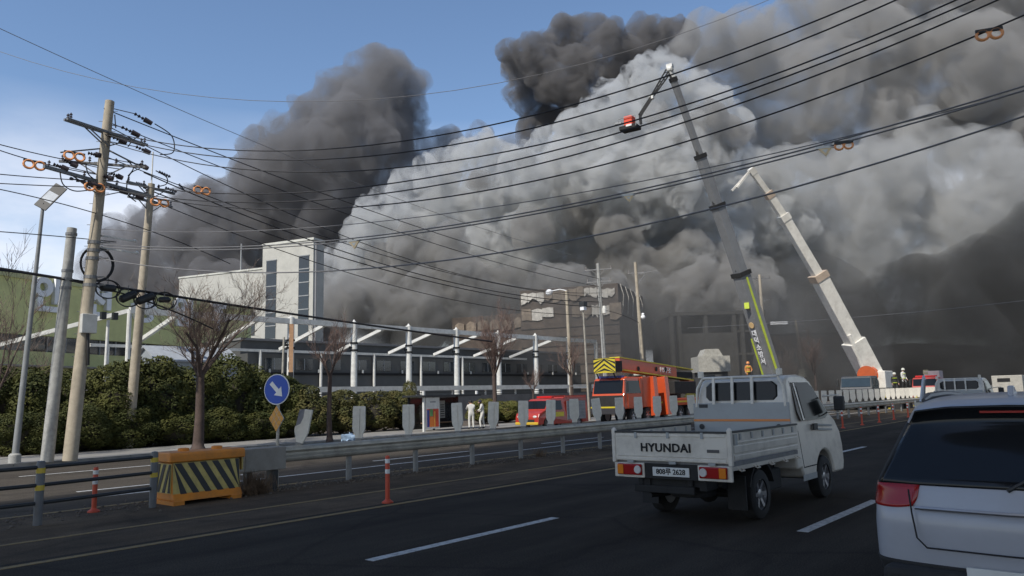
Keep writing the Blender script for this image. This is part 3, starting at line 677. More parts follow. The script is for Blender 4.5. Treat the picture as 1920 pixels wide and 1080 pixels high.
for (ya, yb, za, zb_, c, nm) in ((.2, .38, .25, .25 + ph * .55, (.02, .06, .25), 'poster_blue'), (.42, .72, .25, .25 + ph * .32, (.7, .2, .03), 'poster_orange'), (.42, .68, .25 + ph * .34, .25 + ph * .57, (.12, .3, .1), 'poster_green'), (.76, .86, .25, .25 + ph * .5, (.75, .35, .06), 'poster_amber')):
    q = MB(); q.span((.0565, ya, za), (.0605, yb, zb_)); q.obj('poster_block', mat(nm, c, .5), po)
q = MB(); q.span((.052, .45, .25 + ph * .78), (.056, .9, .25 + ph * .83)); q.obj('poster_text', M_frame, po)
for (ya, yb) in ((1.5, 2.3), (2.5, 2.95)):
    q = MB(); q.span((-1.29, ya, .7), (-1.27, yb, ST - .35)); no = q.obj('notice', mat('notice_grey', (.3, .3, .28), .6), shl)
    for k in range(6):
        q2 = MB(); z = .8 + k * (ST - 1.3) / 6; q2.span((-1.268, ya + .06, z), (-1.264, yb - .06, z + .05)); q2.obj('notice_line', M_dark, no)
q = MB(); q.span((.0, SL + .2, ST), (.12, SL + .32, ST + .2)); q.obj('roof_light', M_refl, shl)
# bag lying behind the guardrail
SZ_ = -0.115
bag = thing('plastic_bag', on_z(655, 832, SZ_), 'small crumpled pale blue plastic bag on the pavement behind the guardrail', 'bag')
q = MB(); q.ball((0, 0, 0.2), (0.3, 0.36, 0.22), 3)
for i, v in enumerate(q.v):
    n_ = noise.noise(Vector(v) * 7); q.v[i] = (v[0] * (1 + .5 * n_), v[1] * (1 + .5 * n_), max(0, v[2] * (1 + .25 * n_)))
q.obj('sack', mat('pale_blue_plastic', (.28, .38, .5), .4), bag, True)
q = MB(); q.sweep([(0, -.03, .38), (.02, 0, .5), (0, .05, .4)], .02, 6); q.obj('knot', mat('pale_blue_plastic', (.28, .38, .5)), bag)
# far concrete wall at the right and the small pale cabin on it
w0_, w1_ = at(1850, 742, 62), at(2050, 735, 75)
cw = thing('concrete_barrier', (0, 0, 0), 'pale concrete barrier wall at the far right edge of the road', 'wall')
q = MB(); q.beam((w0_.x, w0_.y, at(1860, 722, 62).z / 2), (w1_.x, w1_.y, at(1860, 722, 62).z / 2), .3, at(1860, 722, 62).z); q.obj('wall', M_concrete, cw)
q = MB(); q.beam((w0_.x, w0_.y, .1), (w1_.x, w1_.y, .1), .55, .2); q.obj('footing', M_concrete, cw)

# ------------------------------------------------------------------ vehicles
def paint(name, col, rough=0.32, dirt=0.25, dirtcol=(0.2, 0.18, 0.15)):
    m = mat(name, col, rough, var=0.05, vscale=1.3, dirt=dirt, dirtcol=dirtcol); b = m.node_tree.nodes['Principled BSDF']; b.inputs['Coat Weight'].default_value = 0.25; b.inputs['Coat Roughness'].default_value = 0.1
    return m
P_white = paint('white_car_paint', (0.66, 0.62, 0.54), dirt=0.5)
P_silver = paint('pearl_car_paint', (0.36, 0.37, 0.40), 0.28, 0.12)
P_grey = paint('light_grey_panel', (0.33, 0.35, 0.35), 0.5)
P_orange = paint('fire_orange', (0.52, 0.075, 0.02), 0.35, .3, (.2, .06, .04))
P_red = paint('fire_red', (0.40, 0.035, 0.02), 0.35, .3, (.15, .04, .03))
M_glassc = mat('car_glass', (0.010, 0.011, 0.012), 0.07, var=.05, spec=.28)
M_tint = mat('tinted_glass', (0.008, 0.009, 0.010), 0.12, var=.05, spec=.06)
M_lred = mat('lamp_red', (0.30, 0.012, 0.012), 0.15, var=.1)
M_lamb = mat('lamp_amber', (0.65, 0.2, 0.02), 0.15, var=.1)
M_lclr = mat('lamp_clear', (0.6, 0.58, 0.55), 0.15, var=.1)
M_rim = mat('alloy', (0.33, 0.33, 0.34), 0.35, 0.7, var=.1)
M_under = mat('underbody', (0.02, 0.02, 0.02), 0.85, var=.3)
M_plate = mat('plate_white', (0.62, 0.63, 0.6), .5)
M_chev = mat('chevron_yellow', (0.55, 0.45, 0.03), .45)

def wheel_at(par, x, y, r, w, side, n=28, spokes=6):
    """tyre with rim and hub; side = +1 shows its face towards +x"""
    q = MB(); h = w / 2
    q.lathe([(r * .62, -h), (r * .9, -h), (r * .98, -h * .8), (r, -h * .4), (r, h * .4), (r * .98, h * .8), (r * .9, h), (r * .62, h)], (0, 0, 0), 'x', n, closed=True)
    t = q.obj('wheel', M_rubber, par, True, loc=(x, y, r))
    q = MB(); q.lathe([(r * .63, -h * .9), (r * .63, h * .78), (r * .58, h * .8), (r * .55, h * .35), (0.0, h * .35)] if side > 0 else [(0, -h * .35), (r * .55, -h * .35), (r * .58, -h * .8), (r * .63, -h * .78), (r * .63, h * .9)], (0, 0, 0), 'x', n); q.obj('rim', M_rim, t, True)
    s = side
    q = MB()
    for k in range(spokes):
        a = 2 * PI * k / spokes; c, sn = math.cos(a), math.sin(a)
        q.beam((s * h * .5, c * r * .1, sn * r * .1), (s * h * .72, c * r * .58, sn * r * .58), r * .16, r * .08, up=(s, 0, 0))
    q.lathe([(r * .2, s * h * .4), (r * .2, s * h * .7), (r * .1, s * h * .8)], (0, 0, 0), 'x', 12)
    q.obj('hub', M_rim, t, True)
    return t

def cab_w(lo, hi, z0, z1):
    return lambda y, z: lo if z < z0 else lo + (hi - lo) * min(1, (z - z0) / (z1 - z0))
def arc(cy_, cz, r, a0, a1, n):
    return [(cy_ + r * math.cos(R(a0 + (a1 - a0) * i / n)), cz + r * math.sin(R(a0 + (a1 - a0) * i / n))) for i in range(n + 1)]
def side_panel(name, poly, wf, m, par, off=0.006, th=0.004, sides=(-1, 1), bevel=0):
    for s in sides:
        q = MB(); q.loft([[(s * (wf(a, b) + off - th * 2), a, b) for a, b in poly], [(s * (wf(a, b) + off), a, b) for a, b in poly]]); q.obj(name, m, par, bevel=bevel)

def make_pickup(loc, label, rz=0.0, plate='808루 2628', extra=True):
    T = thing('pickup_truck', loc, label, 'pickup truck', rz)
    # chassis
    q = MB()
    for s in (-1, 1): q.span((s * .42 - .05, -0.98, .46), (s * .42 + .05, 3.2, .62))
    for y in (-.9, -.3, .5, 1.2): q.span((-.42, y - .05, .5), (.42, y + .05, .6))
    q.tube((-.66, 0, .33), (.66, 0, .33), .07, n=10); q.ball((0, 0, .33), .16, 2); q.tube((-.66, 2.55, .33), (.66, 2.55, .33), .05, n=8)
    for s in (-1, 1): q.sweep([(s * .5, -.65, .52), (s * .5, -.2, .40), (s * .5, .2, .40), (s * .5, .65, .52)], .045, 6)
    q.obj('chassis', M_under, T)
    q = MB(); q.span((.36, .55, .3), (.66, 1.1, .6)); q.obj('fuel_tank', M_under, T, bevel=.03)
    q = MB(); q.span((-.7, .55, .32), (-.4, 1.0, .6)); q.obj('battery_box', M_under, T, bevel=.02)
    q = MB(); q.sweep([(-.2, 2.2, .35), (-.2, .3, .36), (-.35, -.5, .34), (-.4, -.95, .36)], .035, 8); q.obj('exhaust', M_under, T, True)
    q = MB(); q.lathe([(.3, -.08), (.32, -.05), (.32, .05), (.3, .08)], (0.05, -.55, .42), 'z', 20); q.obj('spare_wheel', M_rubber, T, True)
    # bed
    q = MB(); q.span((-.87, -1.04, .79), (.87, 1.27, .845)); q.obj('bed_floor', mat('bed_floor_grey', (.2, .2, .2), .7, dirt=.5), T)
    q = MB(); q.span((-.86, -1.03, .735), (.86, 1.26, .79)); q.obj('bed_frame', P_white, T)
    for s in (-1, 1):
        q = MB(); x0 = s * .885; a, b_ = sorted((x0, s * .855))
        q.span((a, -1.03, .855), (b_, 1.25, 1.215))
        g_ = q.obj('side_gate', P_white, T, bevel=.008)
        a, b_ = sorted((s * .885, s * .897))
        for z0_, z1_ in ((.87, .93), (.955, 1.05), (1.075, 1.10)):
            q = MB(); q.span((a, -1.0, z0_), (b_, 1.22, z1_)); q.obj('pressing', P_white, g_, bevel=.005)
        q = MB(); a, b_ = sorted((s * .852, s * .9)); q.span((a, -1.035, 1.215), (b_, 1.255, 1.24)); q.obj('top_rail', M_black, g_)
        for k in range(6):
            y = -.8 + k * .37; q = MB(); a, b_ = sorted((s * .84, s * .905)); q.span((a, y - .02, 1.12), (b_, y + .02, 1.2)); q.obj('rope_hook', P_grey, g_)
        for k in range(5):
            y = -.85 + k * .5; q = MB(); q.sweep([(s * .88, y - .05, .76), (s * .93, y - .05, .73), (s * .93, y + .05, .73), (s * .88, y + .05, .76)], .009, 6); q.obj('tie_hook', P_white, T)
        q = MB(); a, b_ = sorted((s * .84, s * .9)); q.span((a, -1.09, .80), (b_, -1.035, 1.26)); q.obj('corner_post', P_white, T, bevel=.01)
        q = MB(); a, b_ = sorted((s * .86, s * .915)); q.span((a, -1.0, 1.06), (b_, -.93, 1.2)); q.obj('latch', P_grey, T)
        q = MB(); q.ball((s * .87, -1.06, 1.255), (.025, .025, .03), 2); q.obj('post_cap', P_white, T)
    # tailgate
    q = MB(); q.span((-.84, -1.085, .83), (.84, -1.05, 1.21)); tg = q.obj('tailgate', P_white, T, bevel=.008)
    q = MB(); q.span((-.84, -1.095, 1.21), (.84, -1.04, 1.235)); q.obj('top_rail', M_black, tg)
    for (xa, xb, za, zb) in ((-.82, .82, 1.165, 1.2), (-.82, .82, .84, .875), (-.82, .82, .895, .905)):
        q = MB(); q.span((xa, -1.094, za), (xb, -1.086, zb)); q.obj('pressing', P_white, tg, bevel=.003)
    for x in (-.5, 0, .5):
        q = MB(); q.span((x - .02, -1.10, 1.14), (x + .02, -1.087, 1.22)); q.obj('rope_hook', P_grey, tg)
    for x in (-.6, .05, .62):
        q = MB(); q.span((x - .05, -1.10, .80), (x + .05, -1.07, .835)); q.obj('hinge', P_grey, tg)
    text_mb('HYUNDAI', .155, .006, 'lettering', M_dark, tg, Matrix.Translation((-.05, -1.0915, 1.01)) @ Matrix.Rotation(PI / 2, 4, 'X'), bold=.004, spacing=1.06, sx=1.06)
    q = MB(); q.span((.56, -1.092, .965), (.73, -1.086, 1.005)); q.obj('badge', mat('badge_grey', (.08, .08, .08), .4), tg)
    # rear skirt, lamps, plate, bumper
    for s in (-1, 1):
        q = MB(); a, b_ = sorted((s * .40, s * .88)); q.prism([(a, .60), (b_, .60), (b_, .80), (a, .80)], -1.07, -1.03, 'y'); sk = q.obj('rear_skirt', P_white, T, bevel=.012)
        a, b_ = sorted((s * .43, s * .82)); q = MB(); q.span((a, -1.10, .635), (b_, -1.071, .785)); lm = q.obj('tail_lamp', M_lred, T, bevel=.03)
        a, b_ = sorted((s * .715, s * .81)); q = MB(); q.span((a, -1.112, .645), (b_, -1.102, .775)); q.obj('indicator', M_lamb, lm, bevel=.02)
        a, b_ = sorted((s * .44, s * .54)); q = MB(); q.lathe([(.0, -1.113), (.05, -1.113), (.056, -1.102), (0, -1.10)], ((a + b_) / 2, 0, .71), 'y', 20); q.obj('reverse_lamp', M_lclr, lm, True)
        q = MB(); q.span((s * .66 - .13, -.50, .18), (s * .66 + .13, -.47, .62)); q.obj('mud_flap', M_rubber, T)
        q = MB(); q.prism(arc(0, .36, .44, 15, 165, 8) + arc(0, .36, .41, 165, 15, 8), s * .68 - .14, s * .68 + .14, 'x'); q.obj('mudguard', M_under, T)
        wheel_at(T, s * .70, 0, .335, .2, s); wheel_at(T, s * .73, 2.55, .335, .2, s)
    q = MB(); q.span((-.40, -1.06, .60), (.40, -1.02, .80)); q.obj('plate_panel', M_under, T)
    q = MB(); q.span((-.27, -1.075, .635), (.28, -1.062, .755)); pl_ = q.obj('number_plate', M_plate, T, bevel=.006)
    text_mb(plate, .095, .004, 'plate_text', M_dark, pl_, Matrix.Translation((.005, -1.0775, .694)) @ Matrix.Rotation(PI / 2, 4, 'X'), bold=.002, sx=.98)
    q = MB(); q.span((-.62, -1.0, .40), (.30, -.93, .50)); q.span((-.55, -1.0, .5), (-.47, -.9, .62)); q.span((.2, -1.0, .5), (.28, -.9, .62)); q.obj('under_run_bar', M_under, T, bevel=.015)
    # cab
    wf = cab_w(.835, .70, 1.2, 1.93)
    prof_ = [(1.33, .55), (1.32, 1.45), (1.36, 1.80), (1.43, 1.92), (1.60, 1.975), (2.0, 1.985), (2.28, 1.955), (2.47, 1.88), (3.02, 1.34), (3.22, 1.22), (3.42, 1.02), (3.50, .80), (3.52, .50), (3.46, .36)] + arc(2.55, .345, .42, 2, 178, 12) + [(2.05, .36), (1.60, .40), (1.50, .55)]
    q = MB(); q.wprism(prof_, wf); cb = q.obj('cab', P_white, T, smooth=True, bevel=.035)
    rw = [(-.52, 1.60), (.52, 1.60), (.58, 1.66), (.575, 1.82), (.50, 1.885), (-.50, 1.885), (-.575, 1.82), (-.58, 1.66)]
    q = MB(); ring = []
    for yo, g_ in ((1.325, 1.04), (1.305, 1.0)):
        ring.append([(x * g_, yo + (z - 1.45) * .10, 1.745 + (z - 1.745) * g_) for x, z in rw])
    q.loft(ring); q.obj('rear_window', M_glassc, T)
    q = MB(); q.loft([[(s * (wf(y, z) - .05), y + d, z + d * .8) for s, y, z in ((-1, 2.53, 1.835), (1, 2.53, 1.835), (1, 3.0, 1.375), (-1, 3.0, 1.375))] for d in (-.005, .012)]); q.obj('windscreen', M_glassc, T)
    side_panel('side_window', [(1.62, 1.26), (1.55, 1.40), (1.60, 1.86), (2.34, 1.86), (2.50, 1.78), (2.93, 1.34), (2.75, 1.26)], wf, M_tint, T, .008)
    side_panel('window_glass', [(1.80, 1.30), (1.78, 1.80), (2.33, 1.80), (2.46, 1.73), (2.80, 1.35), (2.7, 1.30)], wf, M_tint, T, .014)
    side_panel('window_divider', [(1.70, 1.27), (1.66, 1.85), (1.70, 1.85), (1.745, 1.27)], wf, P_white, T, .018)
    for poly in ([(1.58, .55), (1.595, .55), (1.565, 1.88), (1.55, 1.88)], [(1.595, .55), (2.14, .55), (2.14, .565), (1.595, .565)]):
        side_panel('door_gap', poly, wf, M_dark, T, .004)
    side_panel('door_handle', [(2.08, 1.10), (2.25, 1.10), (2.25, 1.2), (2.08, 1.2)], wf, M_black, T, .03, .014)
    side_panel('side_moulding', [(2.3, 1.16), (3.0, 1.12), (3.0, 1.15), (2.3, 1.19)], wf, P_grey, T, .01)
    side_panel('side_moulding', [(2.3, 1.09), (3.0, 1.05), (3.0, 1.08), (2.3, 1.12)], wf, P_grey, T, .01)
    side_panel('sill', [(1.5, .36), (2.1, .36), (2.1, .45), (1.5, .45)], wf, P_grey, T, .012)
    for s in (-1, 1):
        q = MB(); q.sweep([(s * .80, 2.95, 1.36), (s * 1.0, 2.98, 1.34), (s * 1.0, 2.98, 1.64), (s * .78, 2.85, 1.62)], .016, 8); ar = q.obj('mirror_arm', P_white, T, True)
        q = MB(); q.span((s * 1.0 - .085, 2.94, 1.38), (s * 1.0 + .085, 3.02, 1.62)); q.obj('mirror', M_black, ar, bevel=.02)
    # bed headboard in front of the cab's rear wall
    q = MB(); q.span((-.80, 1.255, .85), (.80, 1.285, 1.56)); hb = q.obj('headboard', P_grey, T, bevel=.01)
    q = MB(); q.span((-.80, 1.248, 1.27), (.80, 1.254, 1.305)); q.obj('orange_stripe', mat('stripe_orange', (.62, .22, .06), .5), hb)
    for x in (-.66, .62):
        q = MB(); q.lathe([(.045, 0), (.045, .006), (.03, .01)], (x, 1.243, 1.185), 'y', 16); q.obj('headboard_hole', M_black, hb)
    q = MB(); q.span((-.69, 1.246, 1.49), (-.54, 1.254, 1.545)); q.obj('headboard_slot', M_black, hb)
    for x in (-.43, -.11, .22):
        q = MB(); q.beam((x, 1.262, 1.54), (x + .0, 1.30, 1.97), .045, .03); q.obj('guard_bar', P_white, hb)
    for x in (-.74, .74):
        q = MB(); q.sweep([(x, 1.262, 1.5), (x * .97, 1.28, 1.80), (x * .86, 1.31, 1.95)], .022, 8); q.obj('guard_bar', P_white, hb, True)
    q = MB(); q.sweep([(-.64, 1.31, 1.965), (.64, 1.31, 1.965)], .024, 8); q.obj('guard_top', P_white, hb, True)
    for x in (-.66, .66):
        q = MB(); q.span((x - .04, 1.28, 1.97), (x + .04, 1.36, 2.08)); q.obj('guard_horn', P_white, hb, bevel=.012)
    return T
pk = make_pickup((-5.1, 10.24, 0), 'white pickup truck with open flat bed nearest the camera in the road')
pk2 = make_pickup((-5.35, 29.1, 0), 'white pickup truck farther ahead, partly hidden behind the pearl white car', R(-1), plate='87나 4105')
q = MB(); q.prism([(-.95, .86), (-.2, .86), (.35, 2.0), (.20, 2.12), (.05, 2.05)], -.845, -.80, 'x')
brd = thing('leaning_board', (-5.35, 29.1, 0), 'tall pale board standing upright in the bed of the farther pickup', 'board', R(-1))
q.obj('sheet', mat('pale_board', (.5, .53, .57), .5), brd)
q = MB(); q.beam((-.79, -.5, .88), (-.79, .2, 1.95), .04, .04); q.obj('batten', mat('grey_batten', (.2, .21, .23), .6), brd)

# --- pearl white car, close at right: subdivided shell split into parts
def make_car(loc, label, rz=0.0):
    T = thing('parked_car', loc, label, 'car', rz); T.name = 'car'
    L = 4.45
    #   y,   w(body), w(roof), z_belt, z_roof
    ST = [(0.0, .86, .60, 1.02, 1.60), (.22, .915, .635, 1.02, 1.645), (.75, .93, .655, 1.01, 1.675), (1.35, .935, .665, 1.0, 1.685), (2.0, .935, .665, .985, 1.675), (2.6, .935, .645, .97, 1.63), (3.0, .93, .62, .96, 1.55), (3.35, .92, .60, .95, 1.30), (3.75, .90, .58, .93, 1.02), (4.2, .85, .55, .82, .88), (4.45, .74, .5, .68, .74)]
    rows = []
    for i, (y, w, wr, zb, zr) in enumerate(ST):
        rear = i == 0
        oy = [.10, .02, 0, .03, .08, .42, .30, .30, .30] if rear else [.0] * 9
        if i == 1: oy = [.0, .0, .0, .02, .06, .36, .26, .26, .26]
        pts = [(w * .93, .30), (w, .52), (w * 1.0, .80), (w * .985, zb - .14), (w * .96, zb + .02), (wr + .055, zr - .14), (wr - .01, zr - .035), (wr * .62, zr - .004), (0, zr + .004)]
        rows.append([(x, y + oy[k], z) for k, (x, z) in enumerate(pts)])
    V = []; Fs = []; Mi = []
    idx = {}
    def vid(i, k, s):
        key = (i, k, 0 if k == 8 else s)
        if key not in idx:
            x, y, z = rows[i][k]; idx[key] = len(V); V.append((x * s if k != 8 else 0, y, z))
        return idx[key]
    # material slots: 0 paint, 1 glass, 2 lamp, 3 dark trim
    for i in range(len(ST) - 1):
        for k in range(8):
            mi = 0
            if k == 4 and 1 <= i <= 6 and i not in (1,): mi = 1
            if k in (2, 3) and i == 0: mi = 2 if k == 3 else 0
            if k == 0: mi = 3
            if k in (5, 6, 7) and i in (6, 7): mi = 1
            if k == 4 and i == 0: mi = 3
            for s in (-1, 1):
                a, b_, c, d = vid(i, k, s), vid(i + 1, k, s), vid(i + 1, k + 1, s), vid(i, k + 1, s)
                Fs.append((a, b_, c, d) if s > 0 else (d, c, b_, a)); Mi.append(mi)
    # rear cap: rows k = 0..5 as spans across, columns at -1, -.62, 0, .62, 1
    cols = [-1, -.66, 0, .66, 1]; cap = []
    for k in range(6):
        x, y, z = rows[0][k]; r_ = []
        for j, c in enumerate(cols):
            if j == 0: r_.append(vid(0, k, -1))
            elif j == 4: r_.append(vid(0, k, 1))
            else:
                bulge = -.07 * (1 - abs(c)) - .05 if k < 5 else -.03
                V.append((x * c, y + bulge, z)); r_.append(len(V) - 1)
        cap.append(r_)
    cap.append([vid(0, 6, -1), vid(0, 7, -1), vid(0, 8, 1), vid(0, 7, 1), vid(0, 6, 1)])
    for k in range(6):
        for j in range(4):
            mi = 0
            if k == 0: mi = 3
            if k in (4, 5): mi = 1
            if k == 3: mi = 2 if j in (0, 3) else 0
            Fs.append((cap[k][j], cap[k][j + 1], cap[k + 1][j + 1], cap[k + 1][j])); Mi.append(mi)
    n_ = len(ST) - 1                                   # front cap
    lo = [vid(n_, k, 1) for k in range(9)] + [vid(n_, k, -1) for k in range(7, -1, -1)]
    Fs.append(tuple(lo)); Mi.append(0)
    me = bpy.data.meshes.new('shell'); me.from_pydata(V, [], Fs); me.polygons.foreach_set('material_index', Mi)
    bm = bmesh.new(); bm.from_mesh(me); bmesh.ops.recalc_face_normals(bm, faces=bm.faces)
    cl = bm.edges.layers.float.get('crease_edge') or bm.edges.layers.float.new('crease_edge')
    for e in bm.edges:
        ms = {f.material_index for f in e.link_faces}
        if len(ms) > 1: e[cl] = 0.75
        zs = [v.co.z for v in e.verts]; ys = [v.co.y for v in e.verts]
        if max(ys) < .5 and min(zs) > 1.5: e[cl] = max(e[cl], .6)
    bm.to_mesh(me); bm.free()
    t = bpy.data.objects.new('shell', me); COL.objects.link(t)
    sd = t.modifiers.new('smooth', 'SUBSURF'); sd.levels = 3; sd.render_levels = 3
    bpy.context.view_layer.update()
    sm = bpy.data.meshes.new_from_object(t.evaluated_get(bpy.context.evaluated_depsgraph_get())); bpy.data.objects.remove(t)
    names = ['body', 'glass', 'tail_lamp', 'lower_trim']; mats_ = [P_silver, M_glassc, M_lred, M_under]
    for mi in range(4):
        bm = bmesh.new(); bm.from_mesh(sm)
        bmesh.ops.delete(bm, geom=[f for f in bm.faces if f.material_index != mi], context='FACES')
        for f in bm.faces: f.material_index = 0; f.smooth = True
        # separate left/right, front/rear islands into parts of their own
        seen = set(); bm.faces.ensure_lookup_table(); isl = []
        for f in bm.faces:
            if f.index in seen: continue
            st = [f]; cur = []; seen.add(f.index)
            while st:
                a = st.pop(); cur.append(a)
                for e in a.edges:
                    for b_ in e.link_faces:
                        if b_.index not in seen: seen.add(b_.index); st.append(b_)
            isl.append([x.index for x in cur])
        for fi in isl:
            m2 = bm.copy(); m2.faces.ensure_lookup_table(); keep = set(fi)
            bmesh.ops.delete(m2, geom=[f for f in m2.faces if f.index not in keep], context='FACES')
            pm = bpy.data.meshes.new(names[mi]); m2.to_mesh(pm); m2.free(); pm.materials.append(mats_[mi])
            cy2 = sum(v.co.y for v in pm.vertices) / len(pm.vertices); cz2 = sum(v.co.z for v in pm.vertices) / len(pm.vertices); cxx = sum(v.co.x for v in pm.vertices) / len(pm.vertices)
            nm = names[mi]
            if mi == 1: nm = 'windscreen' if cy2 > 2.5 and abs(cxx) < .2 else ('rear_window' if abs(cxx) < .2 else 'side_window')
            o = bpy.data.objects.new(nm, pm); COL.objects.link(o); o.parent = T
            if mi != 0:
                md = o.modifiers.new('thick', 'SOLIDIFY'); md.thickness = .012; md.offset = 0.6
        bm.free()
    bpy.data.meshes.remove(me); bpy.data.meshes.remove(sm)
    for s in (-1, 1):
        wheel_at(T, s * .84, .82, .35, .22, s); wheel_at(T, s * .83, 3.52, .35, .22, s)
        for yw in (.82, 3.52):
            q = MB(); q.prism(arc(yw, .36, .43, 0, 180, 14) + arc(yw, .36, .37, 180, 0, 14), s * .86, s * .945, 'x'); q.obj('wheel_arch', M_under, T)
        q = MB(); q.sweep([(s * .60, .70, 1.635), (s * .615, .95, 1.662), (s * .625, 1.6, 1.672), (s * .62, 2.3, 1.65), (s * .60, 2.55, 1.61)], [.015, .032, .032, .03, .012], 8); q.obj('roof_rail', mat('roof_rail_dark', (.05, .05, .055), .45), T, True)
        q = MB(); q.span((s * .99 - .09, 2.75, .98), (s * .99 + .09, 2.9, 1.16)); q.obj('mirror', P_silver, T, bevel=.05, smooth=True)
    q = MB(); q.span((-.16, .30, 1.545), (.16, .36, 1.56)); q.obj('brake_lamp', M_lred, T)
    q = MB(); q.span((-.27, -.14, .42), (.27, -.115, .54)); q.obj('number_plate', M_plate, T)
    for s in (-1, 1):
        q = MB(); q.sweep([(s * .60, -.045, 1.02), (s * .585, -.075, .86), (s * .56, -.105, .70), (s * .50, -.118, .64)], .006, 6); q.obj('tailgate_gap', M_dark, T)
    q = MB(); q.sweep([(-.50, -.118, .64), (0, -.128, .635), (.50, -.118, .64)], .006, 6); q.obj('tailgate_gap', M_dark, T)
    q = MB(); q.sweep([(-.56, -.075, .90), (0, -.125, .90), (.56, -.075, .90)], .014, 6); q.obj('chrome_strip', M_rim, T, True)
    q = MB(); q.sweep([(0, -.03, 1.04), (.1, .02, 1.10), (.42, .06, 1.16)], .014, 6); q.obj('wiper', M_black, T, True)
    q = MB(); q.span((-.80, -.15, .33), (.80, .05, .50)); q.obj('bumper_skid', M_under, T, bevel=.05)
    q = MB(); q.prism([(.62, 1.66), (.86, 1.67), (.72, 1.735), (.66, 1.735)], -.02, .02, 'x'); q.obj('antenna', P_silver, T, bevel=.01)
    q = MB(); q.span((-.75, .3, .18), (.75, 4.1, .34)); q.obj('underbody', M_under, T)
    return T
car = make_car((-0.84, 6.05, 0), 'pearl white car with dark rear window close by at the right edge')

# --- emergency vehicles on the far carriageway, facing this way (local +Y is their front)
def chev_board(par, w, h, c, n=3):
    """board facing local +Y, with yellow and black chevrons"""
    x0, y0, z0 = c
    q = MB(); q.prism([(x0 - w / 2, z0 - h / 2), (x0 + w / 2, z0 - h / 2), (x0 + w / 2, z0 + h / 2 - .12), (x0 + w / 2 - .14, z0 + h / 2), (x0 - w / 2 + .14, z0 + h / 2), (x0 - w / 2, z0 + h / 2 - .12)], y0, y0 + .06, 'y'); bd = q.obj('chevron_board', M_chev, par)
    for k in range(-1, n + 2):
        zb = z0 - h / 2 + k * h / n - .2
        for s in (-1, 1):
            poly = [(x0, zb + .36), (x0, zb + .36 + h / n * .45), (x0 + s * w / 2, zb + .36 + h / n * .45 - w * .34), (x0 + s * w / 2, zb + .36 - w * .34)]
            poly = [(a, max(z0 - h / 2 + .01, min(z0 + h / 2 - .02, b_))) for a, b_ in poly]
            if max(p[1] for p in poly) - min(p[1] for p in poly) < .05: continue
            q = MB(); q.prism(poly, y0 + .061, y0 + .068, 'y'); q.obj('chevron', M_sb, bd)
    return bd
def truck_cab(par, w, y0, y1, zb, zt, m, m_low=None, win=M_glassc, shade=None):
    """boxy lorry cab: front at y1"""
    hw = w / 2; zw = zb + (zt - zb) * .48
    wf = cab_w(hw, hw - .08, zw, zt)
    q = MB(); q.wprism([(y0, zb), (y0, zt - .08), (y0 + .1, zt), (y1 - .5, zt), (y1 - .28, zt - .1), (y1 - .06, zw), (y1, zw - .12), (y1, zb + .2), (y1 - .1, zb)], wf); cb = q.obj('cab', m, par, bevel=.04)
    q = MB(); q.loft([[(s * (hw - .12), y + d, z) for s, y, z in ((-1, y1 - .26, zt - .16), (1, y1 - .26, zt - .16), (1, y1 - .055, zw + .05), (-1, y1 - .055, zw + .05))] for d in (-.01, .02)]); q.obj('windscreen', win, par)
    side_panel('side_window', [(y0 + .25, zw + .02), (y0 + .25, zt - .2), (y1 - .48, zt - .2), (y1 - .24, zw + .02)], wf, win, par, .01)
    side_panel('door_gap', [(y0 + .16, zb + .1), (y0 + .19, zb + .1), (y0 + .19, zt - .12), (y0 + .16, zt - .12)], wf, M_dark, par, .006)
    q = MB(); q.span((-hw - .02, y1 - .1, zb - .35), (hw + .02, y1 + .14, zb + .12)); q.obj('bumper', m_low or m, par, bevel=.03)
    for s in (-1, 1):
        q = MB(); q.span((s * (hw - .32) - .18, y1 + .141, zb - .15), (s * (hw - .32) + .18, y1 + .16, zb + .02)); q.obj('headlamp', M_lclr, par)
        q = MB(); q.span((s * (hw + .2) - .08, y1 - .2, zw + .1), (s * (hw + .2) + .08, y1 - .1, zt - .25)); mr = q.obj('mirror', M_black, par, bevel=.02)
        q = MB(); q.sweep([(s * hw, y1 - .2, zt - .2), (s * (hw + .2), y1 - .15, zt - .2)], .02, 6); q.obj('mirror_arm', M_black, mr)
    q = MB(); q.span((-hw + .3, y1 + .005, zb + .25), (hw - .3, y1 + .02, zw - .25)); q.obj('grille', M_black, par)
    return cb

# rescue crane truck
RX = -27.2; ry0 = on_x(1116, 770, RX - 1.0).y
rc = thing('rescue_crane_truck', (RX, ry0, far_z(RX)), 'orange rescue crane truck with yellow chevron board above its cab', 'fire truck', PI)
q = MB(); q.span((-.5, -11.5, .75), (.5, -.3, 1.05)); q.obj('chassis', M_under, rc)
truck_cab(rc, 2.45, -2.4, 0, 1.0, 3.0, P_orange, mat('bumper_dark', (.04, .04, .045), .5))
q = MB(); q.span((-1.18, .004, 1.12), (1.18, .03, 1.86)); q.obj('front_panel', M_under, rc)
for s in (-1, 1):
    q = MB(); q.span((s * 1.235 - .012, -2.3, 1.1), (s * 1.235 + .012, -.5, 1.95)); q.obj('door_panel', P_orange, rc)
    q = MB(); q.span((s * 1.2 - .02, -2.38, 1.95), (s * 1.2 + .02, -2.1, 2.95)); q.obj('door_pillar', P_orange, rc)
q = MB(); q.span((-1.1, -2.3, 3.0), (1.1, -.7, 3.06)); q.obj('roof_panel', P_orange, rc)
q = MB(); q.span((-1.23, .145, 1.06), (1.23, .16, 1.16)); q.obj('hazard_strip', M_chev, rc)
q = MB(); q.span((-1.2, -3.5, 1.05), (1.2, -2.45, 3.05)); q.obj('equipment_locker', P_orange, rc, bevel=.03)
